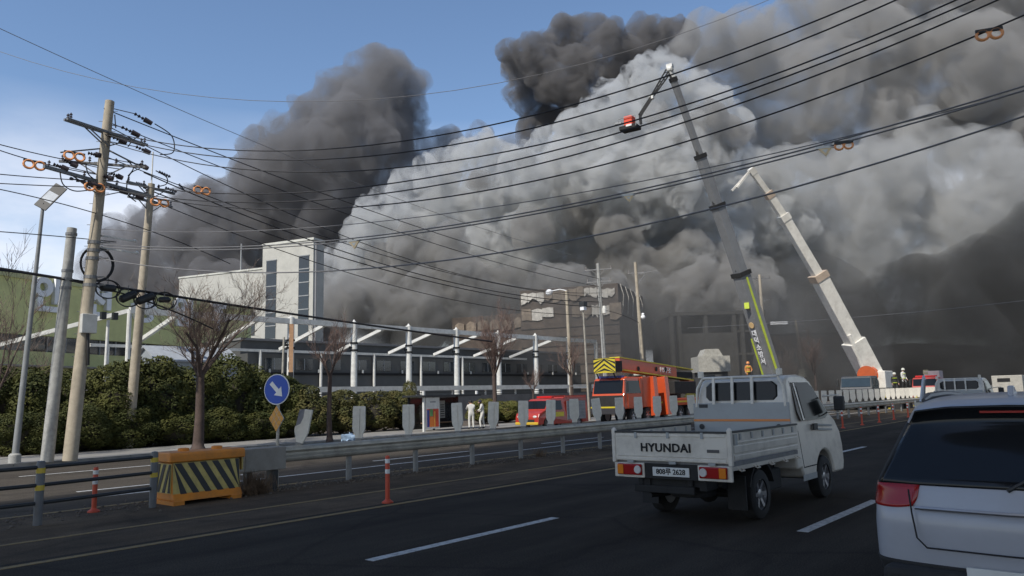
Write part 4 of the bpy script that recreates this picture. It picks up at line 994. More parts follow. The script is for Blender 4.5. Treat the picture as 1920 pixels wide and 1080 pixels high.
q = MB(); q.span((-1.2, -11.5, 1.05), (1.2, -3.55, 1.55)); q.obj('deck', P_orange, rc, bevel=.03)
for y in (-3.75, -5.3):
    for s in (-1, 1):
        q = MB(); q.beam((s * 1.1, y, 3.05), (s * 1.32, y + .1, .45), .62, .5, up=(0, 1, 0)); o = q.obj('outrigger', P_orange, rc, bevel=.02)
        q = MB(); q.lathe([(.3, .08), (.3, .14), (.1, .2), (.1, .5)], (s * 1.32, y + .1, 0), n=14); q.obj('outrigger_foot', M_galvd, o)
for y in (-1.25, -3.05, -7.6, -8.95):
    for s in (-1, 1): wheel_at(rc, s * 1.02, y, .52, .32, s, 20)
q = MB(); q.lathe([(.9, 1.56), (.9, 1.8), (.7, 1.85), (.7, 2.3)], (0, -8.0, 0), n=20); q.obj('turntable', M_under, rc)
q = MB(); q.span((-1.0, -10.5, 1.85), (1.0, -7.2, 2.75)); q.obj('superstructure', M_under, rc, bevel=.04)
q = MB(); q.span((.25, -7.6, 1.85), (1.2, -6.0, 3.1)); q.obj('operator_cab', M_glassc, rc, bevel=.05)
bz0, bz1 = 3.55, 3.95
q = MB(); q.beam((-.1, -8.6, 3.42), (-.1, -.9, 3.95), .75, .72); bo = q.obj('boom', P_orange, rc, bevel=.03)
for dz in (.40, -.40):
    q = MB(); q.beam((-.1, -11.2, 3.24 + dz), (-.1, -.9, 3.95 + dz), .79, .08); q.obj('boom_edge', M_chev, bo)
text_mb('119구조', .5, .02, 'lettering', M_letter, bo, frame3((-.495, -6.9, 3.53), (0, -1, -.06), (0, -.06, 1)))
text_mb('119구조', .5, .02, 'lettering', M_letter, bo, frame3((.295, -6.9, 3.53), (0, 1, .06), (0, -.06, 1)))
for y in (-3.2, -5.6, -6.9):
    q = MB(); q.lathe([(.16, -.52), (.16, -.50)], (0, y, 3.62), 'x', 14); q.obj('boom_pin', M_under, bo)
q = MB(); q.span((-.5, -11.2, 2.25), (.4, -10.4, 2.85)); q.obj('hook_block', P_orange, rc, bevel=.1)
q = MB()
for x in (-.3, .1): q.sweep([(x, -8.6, 3.4), (x, -10.8, 3.3), (x, -11.3, 2.9)], .03, 6)
q.span((-.45, -11.1, 3.0), (.25, -8.6, 3.45)); q.obj('boom_head', M_under, rc)
q = MB(); q.span((-.6, -1.0, 3.4), (.5, .1, 4.1)); q.obj('counterweight', M_under, rc)
chev_board(rc, 1.65, .95, (-.1, .3, 3.80))
for s in (-.7, .6):
    q = MB(); q.beam((s, .0, 2.95), (s, .29, 3.4), .06, .06); q.obj('board_stay', M_under, rc)
q = MB(); q.span((-.9, -.75, 3.0), (.9, -.45, 3.14)); q.obj('light_bar', mat('blue_lens', (.03, .05, .25), .2), rc)
for s in (-1, 1):
    q = MB(); q.span((s * 1.21 - .01, -11, 1.25), (s * 1.21 + .01, -4.1, 1.36)); q.obj('hazard_strip', M_chev, rc)

# small red fire pumper
FXV = -28.2; fy0 = on_x(966, 790, FXV - .9).y
fv = thing('fire_pumper', (FXV, fy0, far_z(FXV)), 'small red fire pumper with grey roller shutter behind the paddles', 'fire truck', PI)
fv.scale = (.95, .84, .95)
wf = cab_w(.92, .80, 1.2, 1.85)
q = MB(); q.wprism([(-6.0, .35), (-6.0, 1.98), (-3.1, 1.98), (-3.05, 1.92), (-2.6, 1.93), (-1.55, 1.88), (-1.35, 1.80), (-.75, 1.22), (-.12, 1.02), (0, .8), (.03, .4), (-.1, .32)] + arc(-1.0, .34, .42, 2, 178, 10) + [(-1.5, .32), (-4.3, .32)] + arc(-4.75, .34, .42, 2, 178, 10) + [(-5.25, .34)], wf); q.obj('body', P_red, fv, bevel=.04)
q = MB(); q.loft([[(s * (wf(y, z) - .05), y + d, z + d) for s, y, z in ((-1, -1.30, 1.76), (1, -1.30, 1.76), (1, -.80, 1.28), (-1, -.80, 1.28))] for d in (-.005, .014)]); q.obj('windscreen', M_glassc, fv)
side_panel('side_window', [(-2.75, 1.2), (-2.75, 1.78), (-1.5, 1.78), (-1.0, 1.3), (-1.1, 1.2)], wf, M_glassc, fv, .008)
for s in (-1, 1):
    q = MB(); q.span((s * .925 - .01, -5.6, .55), (s * .925 + .012, -3.3, 1.72)); q.obj('roller_shutter', mat('shutter_grey', (.2, .21, .23), .5, var=.2), fv)
for k in range(5):
    q = MB(); q.span((-.945, -5.6, .62 + k * .22), (-.935, -3.3, .64 + k * .22)); q.obj('shutter_slat', M_frame, fv)
for s in (-1, 1):
    q = MB(); q.span((s * .93 - .012, -2.9, .78), (s * .93 + .012, -.9, 1.06)); q.obj('flank_badge', M_chev, fv)
    q = MB(); q.ball((s * .62, -.02, .82), (.16, .05, .09), 2); q.obj('headlamp', M_lclr, fv, True)
    wheel_at(fv, s * .82, -1.0, .35, .22, s, 20); wheel_at(fv, s * .82, -4.75, .35, .22, s, 20)
    q = MB(); q.span((s * 1.02 - .07, -1.05, 1.2), (s * 1.02 + .07, -.95, 1.45)); q.obj('mirror', M_black, fv, bevel=.02)
q = MB(); q.span((-.6, -.02, .5), (.6, .045, .66)); q.obj('grille', M_black, fv)
q = MB(); q.span((-.6, -2.3, 1.93), (.6, -2.0, 2.06)); q.obj('light_bar', mat('red_lens', (.5, .02, .02), .2), fv, bevel=.02)
for s in (-.825, .825):
    q = MB(); q.span((s - .025, -5.9, 1.99), (s + .025, -3.2, 2.08)); q.obj('roof_rail', P_red, fv)
q = MB(); q.span((-.9, -.05, .34), (.9, .08, .5)); q.obj('bumper', mat('bumper_yellow', (.6, .4, .04), .5), fv, bevel=.03)

# ------------------------------------------------------------------ aerial booms
M_boomg = mat('boom_dark_grey', (0.20, 0.205, 0.21), 0.45, var=.1, vscale=1, dirt=.2)
M_boomw = mat('boom_cream', (0.72, 0.70, 0.64), 0.5, var=.1, vscale=1, dirt=.4, dirtcol=(.3, .26, .2))
M_lime = mat('lime_reflective', (0.50, 0.60, 0.06), .45)
def seg_boom(par, pts, ws, m, name='boom_section', collar=None):
    side = None
    for i in range(len(pts) - 1):
        a, b_ = pts[i], pts[i + 1]; d = (b_ - a).normalized()
        q = MB(); q.beam(a, b_ + d * .05, ws[i], ws[i] * 1.15, up=FWD_UP); o = q.obj(name, m, par, bevel=.03)
        if collar:
            q = MB(); q.beam(b_ - d * .25, b_ + d * .12, ws[i] * 1.16, ws[i] * 1.3, up=FWD_UP); q.obj('collar', collar, o)
            q = MB(); q.box(b_ + Vector((0.0, 0, 0)) + FWD_UP * ws[i] * .55, (.2, .2, .35)); q.obj('cable_guide', collar, o)
FWD_UP = Vector((-0.55, -0.62, 0.56))
# dark boom: base hidden behind the pickup, basket hanging from a folded jib
DB = 63.0
o0 = at(1449, 712, DB)
lt = thing('ladder_truck', (o0.x, o0.y, far_z(-23)), 'dark grey telescopic fire boom with lime edges and red basket on high jib', 'fire truck', PI + R(6))
def loc(p, t=lt):
    return t.matrix_basis.inverted() @ p
lt_m = Matrix.Translation(lt.location) @ Matrix.Rotation(PI + R(6), 4, 'Z'); li = lt_m.inverted()
FWD_UP = (li.to_3x3() @ Vector((-0.3, -0.8, 0.5))).normalized()
bp_ = [li @ at(px, py, d) for px, py, d in ((1449, 702, 63), (1389, 512, 62.5), (1345, 385, 62), (1313, 292, 61.6), (1262, 148, 61))]
seg_boom(lt, bp_, [.98, .80, .62, .40], M_boomg, collar=M_under)
a, b_ = bp_[0], bp_[1]; d = (b_ - a).normalized(); sx_ = d.cross(FWD_UP).normalized(); up_ = sx_.cross(d)
camdir = (li.to_3x3() @ -ray(1420, 610)).normalized()
if sx_.dot(li.to_3x3() @ RT) < 0: sx_ = -sx_
fzz = up_ if up_.dot(camdir) > 0 else -up_
q = MB(); q.beam(a + sx_ * .58, a + d * 8.6 + sx_ * .50, .1, .16, up=FWD_UP); q.obj('lime_edge', M_lime, lt)
q = MB(); q.beam(a - sx_ * .50 - d * .5 + fzz * .6, a + d * 3.4 - sx_ * .5 + fzz * .6, .1, .1, up=FWD_UP); q.obj('lime_edge', M_lime, lt)
fz = up_ if up_.dot(camdir) > 0 else -up_
pnl = a + d * 2.9 + fz * .62
for i, ch in enumerate('대덕소방서'):
    c = a + d * (3.85 - i * .62) + fz * .64 + sx_ * .05
    text_mb(ch, .6, .02, 'lettering', M_letter, lt, frame3(c, sx_, sx_.cross(-d) if False else d), bold=.012)
q = MB(); c = a + d * 4.6 + fz * .62; q.tube(c, c + fz * .04, .26, n=20); q.obj('emblem', mat('emblem_tan', (.65, .45, .22), .5), lt)
q = MB(); q.box(a + d * 6.3 + sx_ * .2 + fz * .6, (.4, .4, .5)); q.obj('lime_box', M_lime, lt)
q = MB(); q.tube(a - sx_ * .95 - d * .3, a + d * 4.6 - sx_ * .45, .1, .08); q.obj('lift_cylinder', M_wsteel, lt, True)
tip = bp_[-1]; j1 = li @ at(1256, 130, 61); j2 = li @ at(1222, 182, 60.5); j3 = li @ at(1200, 216, 60.3); bk = li @ at(1181, 233, 60.3)
q = MB(); q.ball(j1, .3, 2); q.beam(tip, j1, .3, .35); q.box(j1 + (li.to_3x3() @ UP) * .25, (.5, .4, .3)); q.obj('jib_knuckle', M_wsteel, lt)
q = MB(); rr = li.to_3x3() @ RT
for o_ in (-.32, .0, .30):
    q.beam(j1 + rr * o_ * .9, j2 + rr * o_ * .35, .1, .12)
for k in range(6):
    t_ = k / 6; q.beam(j1.lerp(j2, t_) + rr * .28 * (1 - t_ * .6), j1.lerp(j2, t_ + .16) - rr * .3 * (1 - t_ * .6), .05, .05)
q.beam(j2, j3, .24, .3); q.beam(j3, bk + rr * .9, .18, .2); q.obj('jib', mat('jib_black', (.03, .03, .03), .5), lt)
q = MB(); q.box(j2, (.35, .3, .35)); q.obj('jib_joint', M_wsteel, lt)
kz = li.to_3x3() @ Vector((0, 0, 1))
q = MB(); q.box(bk - kz * .35, (1.5, 1.0, .35)); bo = q.obj('basket', M_under, lt, bevel=.06)
q = MB(); q.box(bk + kz * .2, (.75, .8, .85)); q.obj('basket_shield', mat('basket_red', (.75, .08, .03), .4), bo, bevel=.1)
q = MB(); q.box(bk - kz * .22 + camdir * .52, (.5, .12, .16)); q.obj('basket_sign', M_refl, bo)
q = MB()
for sx2 in (-.75, .75):
    for sy2 in (-.5, .5): q.tube(bk + Vector((sx2, sy2, -.4)), bk + Vector((sx2, sy2, .45)), .03, n=6)
for sy2 in (-.5, .5): q.tube(bk + Vector((-.75, sy2, .45)), bk + Vector((.75, sy2, .45)), .03, n=6)
q.beam(bk + Vector((.75, 0, .3)), bk + Vector((1.3, 0, .35)), .12, .14); q.obj('basket_rail', M_frame, bo)
q = MB(); q.span((-1.2, -5, .5), (1.2, 5.5, 1.5)); q.obj('deck', P_red, lt, bevel=.05)
truck_cab(lt, 2.4, 5.6, 7.8, .9, 2.7, P_red)
q = MB(); q.lathe([(1.0, 1.5), (1.0, 1.9), (.8, 2.0), (.8, 2.6)], (0, 0, 0), n=20); q.span((-.8, -1.6, 1.9), (.8, 1.2, 2.9)); q.obj('turntable', M_under, lt)
for y in (-3.6, -2.3, 3.6, 6.6):
    for s in (-1, 1): wheel_at(lt, s * 1.0, y, .5, .3, s, 18)

# cream boom crane
c0 = at(1640, 722, 66)
ct = thing('boom_crane_truck', (c0.x, c0.y, far_z(-19)), 'cream telescopic boom crane with orange winch leaning left over the road', 'fire truck', PI)
ci = (Matrix.Translation(ct.location) @ Matrix.Rotation(PI, 4, 'Z')).inverted()
FWD_UP = (ci.to_3x3() @ Vector((-0.5, -0.7, 0.5))).normalized()
bp_ = [ci @ at(px, py, d) for px, py, d in ((1640, 716, 66), (1600, 640, 65.7), (1533, 515, 65.2), (1468, 405, 64.7), (1440, 362, 64.4), (1408, 318, 64))]
ws = [1.45, 1.08, .72, .56, .42]
for i in range(5):
    a, b_ = bp_[i], bp_[i + 1]; d = (b_ - a).normalized()
    q = MB(); q.beam(a - d * .3, b_ + d * .05, ws[i], ws[i] * 1.1, up=FWD_UP); o = q.obj('boom_section', M_boomw, ct, bevel=.04)
    if i >= 1:
        q = MB(); q.beam(b_ - d * .5, b_ + d * .1, ws[i] * 1.12, ws[i] * 1.22, up=FWD_UP); q.obj('collar', mat('collar_rust', (.45, .36, .28), .6) if i % 2 else M_boomw, o)
sxc = (bp_[2] - bp_[1]).normalized().cross(FWD_UP).normalized()
q = MB(); fz = FWD_UP
for i in (0, 1):
    a, b_ = bp_[i], bp_[i + 1]; q.beam(a + fz * ws[i] * .6, b_ + fz * ws[i] * .58, .12, .1, up=FWD_UP)
q.obj('boom_hose', M_under, ct)
tip = bp_[-1]
q = MB()
for px, py in ((1372, 358), (1382, 352)): q.beam(tip, ci @ at(px, py, 63.2), .14, .16)
q.obj('jib', M_boomw, ct)
q = MB(); q.tube(ci @ at(1622, 700, 65.2), ci @ at(1592, 628, 65.0), .22, .16, 12); q.obj('lift_cylinder', M_boomw, ct, True)
q = MB(); wc = ci @ at(1628, 703, 65.0); q.lathe([(.0, -.5), (.78, -.5), (.78, -.35), (.6, -.3), (.6, .3), (.78, .35), (.78, .5), (0, .5)], wc, 'y', 24); q.obj('winch_drum', mat('winch_orange', (.45, .085, .02), .45), ct, True)
q = MB(); q.box(ci @ at(1645, 712, 66), (2.0, 2.6, 1.5)); q.obj('turntable', M_boomw, ct, bevel=.06)
q = MB(); q.span((-1.25, -6, .6), (1.25, 6, 1.5)); q.obj('deck', M_under, ct, bevel=.05)
cz0 = (ci @ at(1580, 706, 62)).z
truck_cab(ct, 2.5, 3.4, 5.6, 1.0, max(2.3, cz0), paint('crane_cab_dark', (.05, .055, .06), .4), win=mat('blue_glass', (.03, .045, .055), .08))
q = MB(); q.box((1.3, 2.6, 2.2), (.5, .8, .9)); q.obj('control_stand', P_red, ct, bevel=.05)
for y in (-4.4, -3.1, 2.2, 4.6):
    for s in (-1, 1): wheel_at(ct, s * 1.05, y, .52, .32, s, 18)
for y in (-5.5, 3.0):
    for s in (-1, 1):
        q = MB(); q.beam((s * 1.2, y, 1.1), (s * 2.0, y, 1.1), .3, .3); q.beam((s * 2.0, y, 1.2), (s * 2.0, y, .05), .22, .22); q.box((s * 2.0, y, .05), (.5, .5, .08)); o = q.obj('outrigger', M_chev, ct)
# far fire engine with light frame
e0 = at(1735, 735, 84)
fe = thing('fire_engine', (e0.x, e0.y, far_z(-18)), 'distant red fire engine with grey roof cargo beyond the white paddles', 'fire truck', PI)
truck_cab(fe, 2.6, -2.2, 0, .9, 2.75, P_red)
q = MB(); q.span((-1.3, -8, .6), (1.3, -2.25, 2.6)); q.obj('body', P_red, fe, bevel=.04)
q = MB(); q.span((-1.1, -1.3, 2.78), (1.1, -1.0, 2.98)); q.obj('light_bar', mat('red_lens', (.5, .02, .02), .2), fe, bevel=.03)
q = MB(); q.span((-1.0, -5, 2.62), (.6, -3, 3.5)); q.obj('monitor_housing', mat('pink_grey', (.45, .38, .38), .6), fe, bevel=.05)
q = MB(); q.beam((.4, -7.5, 2.9), (.4, -3, 3.4), .5, .5); q.obj('ladder_pack', mat('ladder_olive', (.25, .24, .15), .6), fe)
for y in (-1.1, -5.8):
    for s in (-1, 1): wheel_at(fe, s * 1.05, y, .5, .3, s, 18)
# box lorry seen over the car's roof at the far right
l0 = at(1900, 738, 58)
bl = thing('box_lorry', (l0.x, l0.y, 0), 'small pale box lorry top seen above the car roof at far right', 'lorry', R(3))
q = MB(); q.span((-.95, -4.2, .6), (.95, -1.2, 2.35)); q.obj('cargo_box', mat('lorry_box', (.42, .40, .35), .6, dirt=.4), bl, bevel=.03)
q = MB(); q.span((-.6, -4.24, 1.9), (.2, -4.2, 2.15)); q.obj('vent', M_dark, bl)
q = MB(); q.wprism([(-1.1, .5), (-1.1, 2.1), (-.9, 2.2), (-.2, 2.15), (.4, 1.4), (.6, .9), (.6, .5)], cab_w(.9, .78, 1.3, 2.2)); q.obj('cab', P_white, bl, bevel=.04)
for y in (-3.3, -.3):
    for s in (-1, 1): wheel_at(bl, s * .78, y, .35, .22, s, 18)

# ------------------------------------------------------------------ trees and shrubs
M_bark = mat('bark', (0.085, 0.06, 0.05), 0.95, var=.3, vscale=4, bump=.4, bscale=25)
M_twig = mat('twig', (0.17, 0.115, 0.095), 0.95, var=.25, vscale=3)
M_twigr = mat('reddish_twig', (0.17, 0.125, 0.10), 0.95, var=.25, vscale=3)
def bare_tree(seed, height, trunk_h, spread, lean=0.0, levels=5, r0=0.14, upright=0.5, nfork=(3, 5)):
    rnd = random.Random(seed); T = MB(); C = MB()
    top = Vector((lean * trunk_h, 0, trunk_h))
    pts = [Vector((0, 0, -.05)), Vector((rnd.gauss(0, .03), rnd.gauss(0, .03), trunk_h * .4)), top]
    T.sweep(pts, [r0 * 1.25, r0, r0 * .8], 10)
    T.lathe([(r0 * 1.8, -.05), (r0 * 1.3, .12), (r0 * 1.15, .3)], (0, 0, 0), n=10)
    def grow(p, d, L, r, lv):
        n = 3 if lv < 3 else 2; q = p.copy(); ps = [p.copy()]
        for i in range(n):
            d = (d + Vector((rnd.gauss(0, .16), rnd.gauss(0, .16), rnd.gauss(0.06, .10)))).normalized(); q = q + d * (L / n); ps.append(q.copy())
        rs = [r * (1 - .55 * i / n) for i in range(n + 1)]
        (T if lv == 0 else C).sweep(ps, rs, 6 if lv < 2 else 4 if lv < 3 else 3, False)
        if lv >= levels: return
        k = rnd.randint(*nfork) if lv < 2 else rnd.randint(2, 4)
        for j in range(k):
            t = rnd.uniform(.35, 1.0) if j else 1.0
            b = ps[min(n, int(t * n))].lerp(ps[max(0, int(t * n) - 1)], rnd.random() * .5)
            a = rnd.uniform(0, 2 * PI); out = d.orthogonal().normalized(); out = Matrix.Rotation(a, 3, d) @ out
            nd = (d * rnd.uniform(.8, 1.2) + out * rnd.uniform(.45, .95) * spread + Vector((0, 0, upright * .5))).normalized()
            grow(b, nd, L * rnd.uniform(.52, .78), max(.006, rs[-1] * rnd.uniform(.6, .85)), lv + 1)
    k = rnd.randint(4, 6)
    for j in range(k):
        a = 2 * PI * j / k + rnd.uniform(-.4, .4); d = Vector((math.cos(a) * spread, math.sin(a) * spread, 1.0 + upright * rnd.random())).normalized()
        grow(top - Vector((0, 0, rnd.uniform(0, trunk_h * .12))), d, (height - trunk_h) * rnd.uniform(.36, .5), r0 * rnd.uniform(.4, .55), 0)
    return T.mesh('trunk', M_bark, True, False), C
def place_tree(name, label, meshes, loc, s=1.0, rz=0.0, crown_m=None, cat='tree', group='bare street trees'):
    t = thing(name, loc, label, cat, rz, group); t.scale = (s, s, s)
    o = child(meshes[0], 'trunk', t, (0, 0, 0)); o = child(meshes[1], 'crown', t, (0, 0, 0)); return t
def tm(*a, m=M_twig, **k):
    tr, c = bare_tree(*a, **k); return tr, c.mesh('crown', m, False, False)
T1 = tm(3, 9.6, 3.4, .95, levels=5, r0=.2, m=M_twigr, upright=.5, nfork=(4, 6))
T2 = tm(11, 6.9, 3.3, .75, levels=4, r0=.12)
T3 = tm(19, 8.6, 3.3, .62, levels=5, r0=.15, upright=.8)
T4 = tm(23, 7.0, 1.0, .8, levels=5, r0=.12, m=M_twigr)
SZ = -0.115
p = on_z(371, 842, SZ); place_tree('bare_tree', 'large bare tree with spreading reddish twigs in front of the clipped hedge', T1, p, 1.0, .3)
p = on_z(618, 826, SZ); place_tree('bare_tree', 'slim bare tree with black fittings right of the blue arrow sign', T2, p, 1.0, 1.2)
p = on_x(928, 790, -33.4); place_tree('bare_tree', 'pale bare tree behind the bus shelter with upright twigs', T3, (p.x, p.y, SZ), 1.0, 2.0)
p = on_x(1073, 760, -34.0); place_tree('bare_tree', 'thin bare tree behind the red fire pumper', T2, (p.x, p.y, SZ), 1.05, 2.6)
p = on_x(-35, 800, -34.5); place_tree('bare_tree', 'bare tree at the left edge with budding pinkish twigs', T4, (p.x, p.y, SZ), 1.25, .5)
p = on_x(60, 800, -44); place_tree('bare_tree', 'dim bare tree behind the lamp post at far left', T4, (p.x, p.y, -.3), .9, 2.2)
p = on_x(1165, 740, -38); place_tree('bare_tree', 'bare bushy tree between the two concrete poles beyond the crane truck', T4, (p.x, p.y, -.3), .85, 3.0)
p = on_x(1000, 740, -40); place_tree('bare_tree', 'low bare sapling in front of the last canopy posts', T2, (p.x, p.y, -.3), .75, 1.0)
p = at(1470, 720, 98); place_tree('bare_tree', 'dim bare tree left in front of the brick block', T4, (p.x, p.y, -.3), 1.35, 4.0)
p = at(1530, 720, 95); place_tree('bare_tree', 'dim bare tree right in front of the brick block', T3, (p.x, p.y, -.3), 1.15, 5.0)
p = at(1250, 720, 90); place_tree('bare_tree', 'dim bare tree right of the far concrete pole', T4, (p.x, p.y, -.3), .9, .9)

def leaf_mat(name, a, b):
    m = bpy.data.materials.new(name); m.use_nodes = True; n, l = m.node_tree.nodes, m.node_tree.links
    bs = n['Principled BSDF']; bs.inputs['Roughness'].default_value = .75; bs.inputs['Specular IOR Level'].default_value = .25
    tc = n.new('ShaderNodeTexCoord'); no = n.new('ShaderNodeTexNoise'); no.inputs['Scale'].default_value = 2.2; no.inputs['Detail'].default_value = 4; l.new(tc.outputs['Object'], no.inputs['Vector'])
    wn_ = n.new('ShaderNodeTexWhiteNoise'); l.new(tc.outputs['Object'], wn_.inputs['Vector'])
    mx = n.new('ShaderNodeMix'); mx.data_type = 'RGBA'; mx.inputs[6].default_value = (*a, 1); mx.inputs[7].default_value = (*b, 1)
    mr = n.new('ShaderNodeMapRange'); mr.inputs['From Min'].default_value = .35; mr.inputs['From Max'].default_value = .65; l.new(no.outputs['Fac'], mr.inputs['Value']); l.new(mr.outputs[0], mx.inputs[0])
    l.new(mx.outputs[2], bs.inputs['Base Color']); return m
L_dark = leaf_mat('yew_leaf', (0.04, 0.05, 0.014), (0.085, 0.088, 0.022))
L_mid = leaf_mat('shrub_leaf', (0.06, 0.068, 0.022), (0.115, 0.10, 0.034))
L_lime = leaf_mat('lime_leaf', (0.10, 0.11, 0.025), (0.15, 0.13, 0.04))
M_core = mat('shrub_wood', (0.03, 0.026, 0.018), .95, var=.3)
def shrub_mesh(seed, n, lumps, size=.05, up=.25):
    """unit shrub: leaves spread through the skin of a lumpy dome, radius 1, height 2"""
    rnd = random.Random(seed); L = []
    for i in range(lumps):
        a = rnd.uniform(0, 2 * PI); z = rnd.uniform(-.75, .95); rr = math.sqrt(max(0, 1 - z * z)) * rnd.uniform(.45, .72)
        L.append((Vector((rr * math.cos(a), rr * math.sin(a), z * .8)), rnd.uniform(.26, .46)))
    L.append((Vector((0, 0, -.1)), .78))
    V = []; Fc = []; cnt = 0
    while cnt < n:
        c, r = L[rnd.randrange(len(L))]
        d = Vector((rnd.gauss(0, 1), rnd.gauss(0, 1), rnd.gauss(0, 1))).normalized()
        p = c + d * r * (1 - abs(rnd.gauss(0, .13)))
        if p.z < -1: continue
        if any((p - c2).length < r2 * .72 for c2, r2 in L): continue
        cnt += 1
        nd = (d + Vector((rnd.gauss(0, .5), rnd.gauss(0, .5), rnd.gauss(up, .5)))).normalized()
        t = nd.orthogonal().normalized(); t = Matrix.Rotation(rnd.uniform(0, 2 * PI), 3, nd) @ t; b = nd.cross(t)
        s = size * rnd.uniform(.6, 1.5); k = len(V)
        q = p + Vector((0, 0, 1.0))
        V += [tuple(q - t * s), tuple(q + b * s * .55), tuple(q + t * s + nd * s * .5), tuple(q - b * s * .55)]
        Fc.append((k, k + 1, k + 2, k + 3))
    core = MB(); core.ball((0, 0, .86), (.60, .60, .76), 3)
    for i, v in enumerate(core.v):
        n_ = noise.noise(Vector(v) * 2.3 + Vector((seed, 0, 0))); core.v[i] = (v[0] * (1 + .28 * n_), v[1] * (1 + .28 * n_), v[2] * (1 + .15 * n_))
    for k in range(5):
        a = k * 1.3; core.tube((0, 0, 0), (.4 * math.cos(a), .4 * math.sin(a), .8), .05, .03, 6)
    return V, Fc, core
def leaf_obj(V, Fc, m, nm='foliage'):
    me = bpy.data.meshes.new(nm); me.from_pydata(V, [], Fc); me.materials.append(m); return me
SHR = []
for sd, m in ((1, L_dark), (2, L_dark), (3, L_dark)):
    V, Fc, core = shrub_mesh(sd, 15000, 44, .036); SHR.append((leaf_obj(V, Fc, m), core.mesh('branches', M_core, True)))
LOW = []
for sd, m in ((4, L_mid), (5, L_mid), (6, L_lime)):
    V, Fc, core = shrub_mesh(sd, 7000, 30, .05, .5); LOW.append((leaf_obj(V, Fc, m), core.mesh('branches', M_core, True)))
def shrub(name, label, protos, i, px, py_top, X, w, group, rz=0.0, d=None, cat='shrub', base=-.2):
    pt = on_x(px, py_top, X); h = (pt.z - base) / 2.0
    t = thing(name, (X, pt.y, base), label, cat, rz, group); t.scale = (w, w if d is None else d, h)
    child(protos[i][0], 'foliage', t, (0, 0, 0)); child(protos[i][1], 'branches', t, (0, 0, 0)); return t
G1 = 'clipped evergreen shrubs along the pavement'
for k, (px, py, X, w, i, lb) in enumerate(((20, 688, -39, 2.2, 0, 'dark clipped evergreen shrub behind the lamp post at far left'), (118, 700, -39.5, 2.2, 1, 'dark clipped evergreen shrub between the two left concrete poles'),
        (205, 690, -38, 2.1, 2, 'clipped evergreen shrub just right of the thick concrete pole'), (285, 672, -38.5, 2.3, 0, 'tallest clipped evergreen shrub left of the large bare tree'),
        (362, 694, -38.2, 2.0, 1, 'clipped evergreen shrub directly behind the large bare tree trunk'), (440, 676, -38.6, 2.3, 2, 'clipped evergreen shrub right of the large bare tree'), (512, 700, -38, 1.9, 0, 'clipped evergreen shrub behind the blue arrow sign'))):
    shrub('evergreen_shrub', lb, SHR, i, px, py, X, w, G1, k * 1.1)
    # skirts of lower growth keep the hedge closed down to the soil
G2 = 'loose shrubs behind the guardrail'
for k, (px, py, X, w, i, lb) in enumerate(((575, 728, -37.0, 1.6, 0, 'loose green shrub right of the blue arrow sign'), (640, 735, -37.5, 1.7, 1, 'loose green shrub behind the slim bare tree'), (700, 738, -37, 1.5, 0, 'loose green shrub behind the second glare paddle'),
        (752, 736, -37.4, 1.5, 1, 'loose green shrub left of the bus shelter'), (768, 720, -38.2, .8, 0, 'narrow upright conifer left of the bus shelter'), (905, 748, -38, 1.3, 2, 'yellow green shrub right of the bus shelter roof'), (950, 752, -38, 1.5, 2, 'yellow green shrub behind the front of the red pumper'), (1090, 772, -38, 1.3, 1, 'low olive shrub right of the red pumper'), (1305, 735, -40, 1.6, 2, 'olive shrub right of the crane truck hook block'))):
    shrub('loose_shrub', lb, LOW, i, px, py, X, w, G2, k * .9)
for k, (px, py) in enumerate(((60, 770), (150, 760), (240, 765), (330, 770), (405, 768), (480, 770), (545, 772))):
    shrub('hedge_shrub', 'low dark hedge shrub at the foot of the clipped evergreens, %s from the left' % ORD[k], SHR, k % 3, px, py, -37.0, 1.7, 'low hedge shrubs at the foot of the evergreens', k * .7)
# leaf litter strip under the hedge
lw = MB(); lw.prism([(-46, -.315), (-36, -.315), (-36, -.15), (-46, -.15)], -60, 200, 'y'); tag(lw.obj('planting_bed', M_soil), kind='structure')
# low wooded ridge far behind the factory
rg = MB(); rr_ = []; N = 60
for i in range(N + 1):
    x = -900 + i * 20; h = 26 + 14 * noise.noise(Vector((i * .13, 2, 0))) + 5 * noise.noise(Vector((i * .5, 7, 0)))
    rr_.append(h)
vs_ = []; fs_ = []
for i in range(N + 1):
    a = R(-100 + 150 * i / N); d_ = 620
    for k, (dd, hh) in enumerate(((-120, -1), (0, rr_[i]), (160, rr_[i] * .7), (320, -1))):
        vs_.append((math.sin(a) * (d_ + dd), math.cos(a) * (d_ + dd), hh))
    if i:
        for k in range(3): b0 = (i - 1) * 4 + k; fs_.append((b0, b0 + 4, b0 + 5, b0 + 1))
rg.add(vs_, fs_); tag(rg.obj('hills', mat('wooded_hill', (0.085, 0.075, 0.065), .95, var=.4, vscale=.05, bump=.5, bscale=.3), None, True), kind='structure')

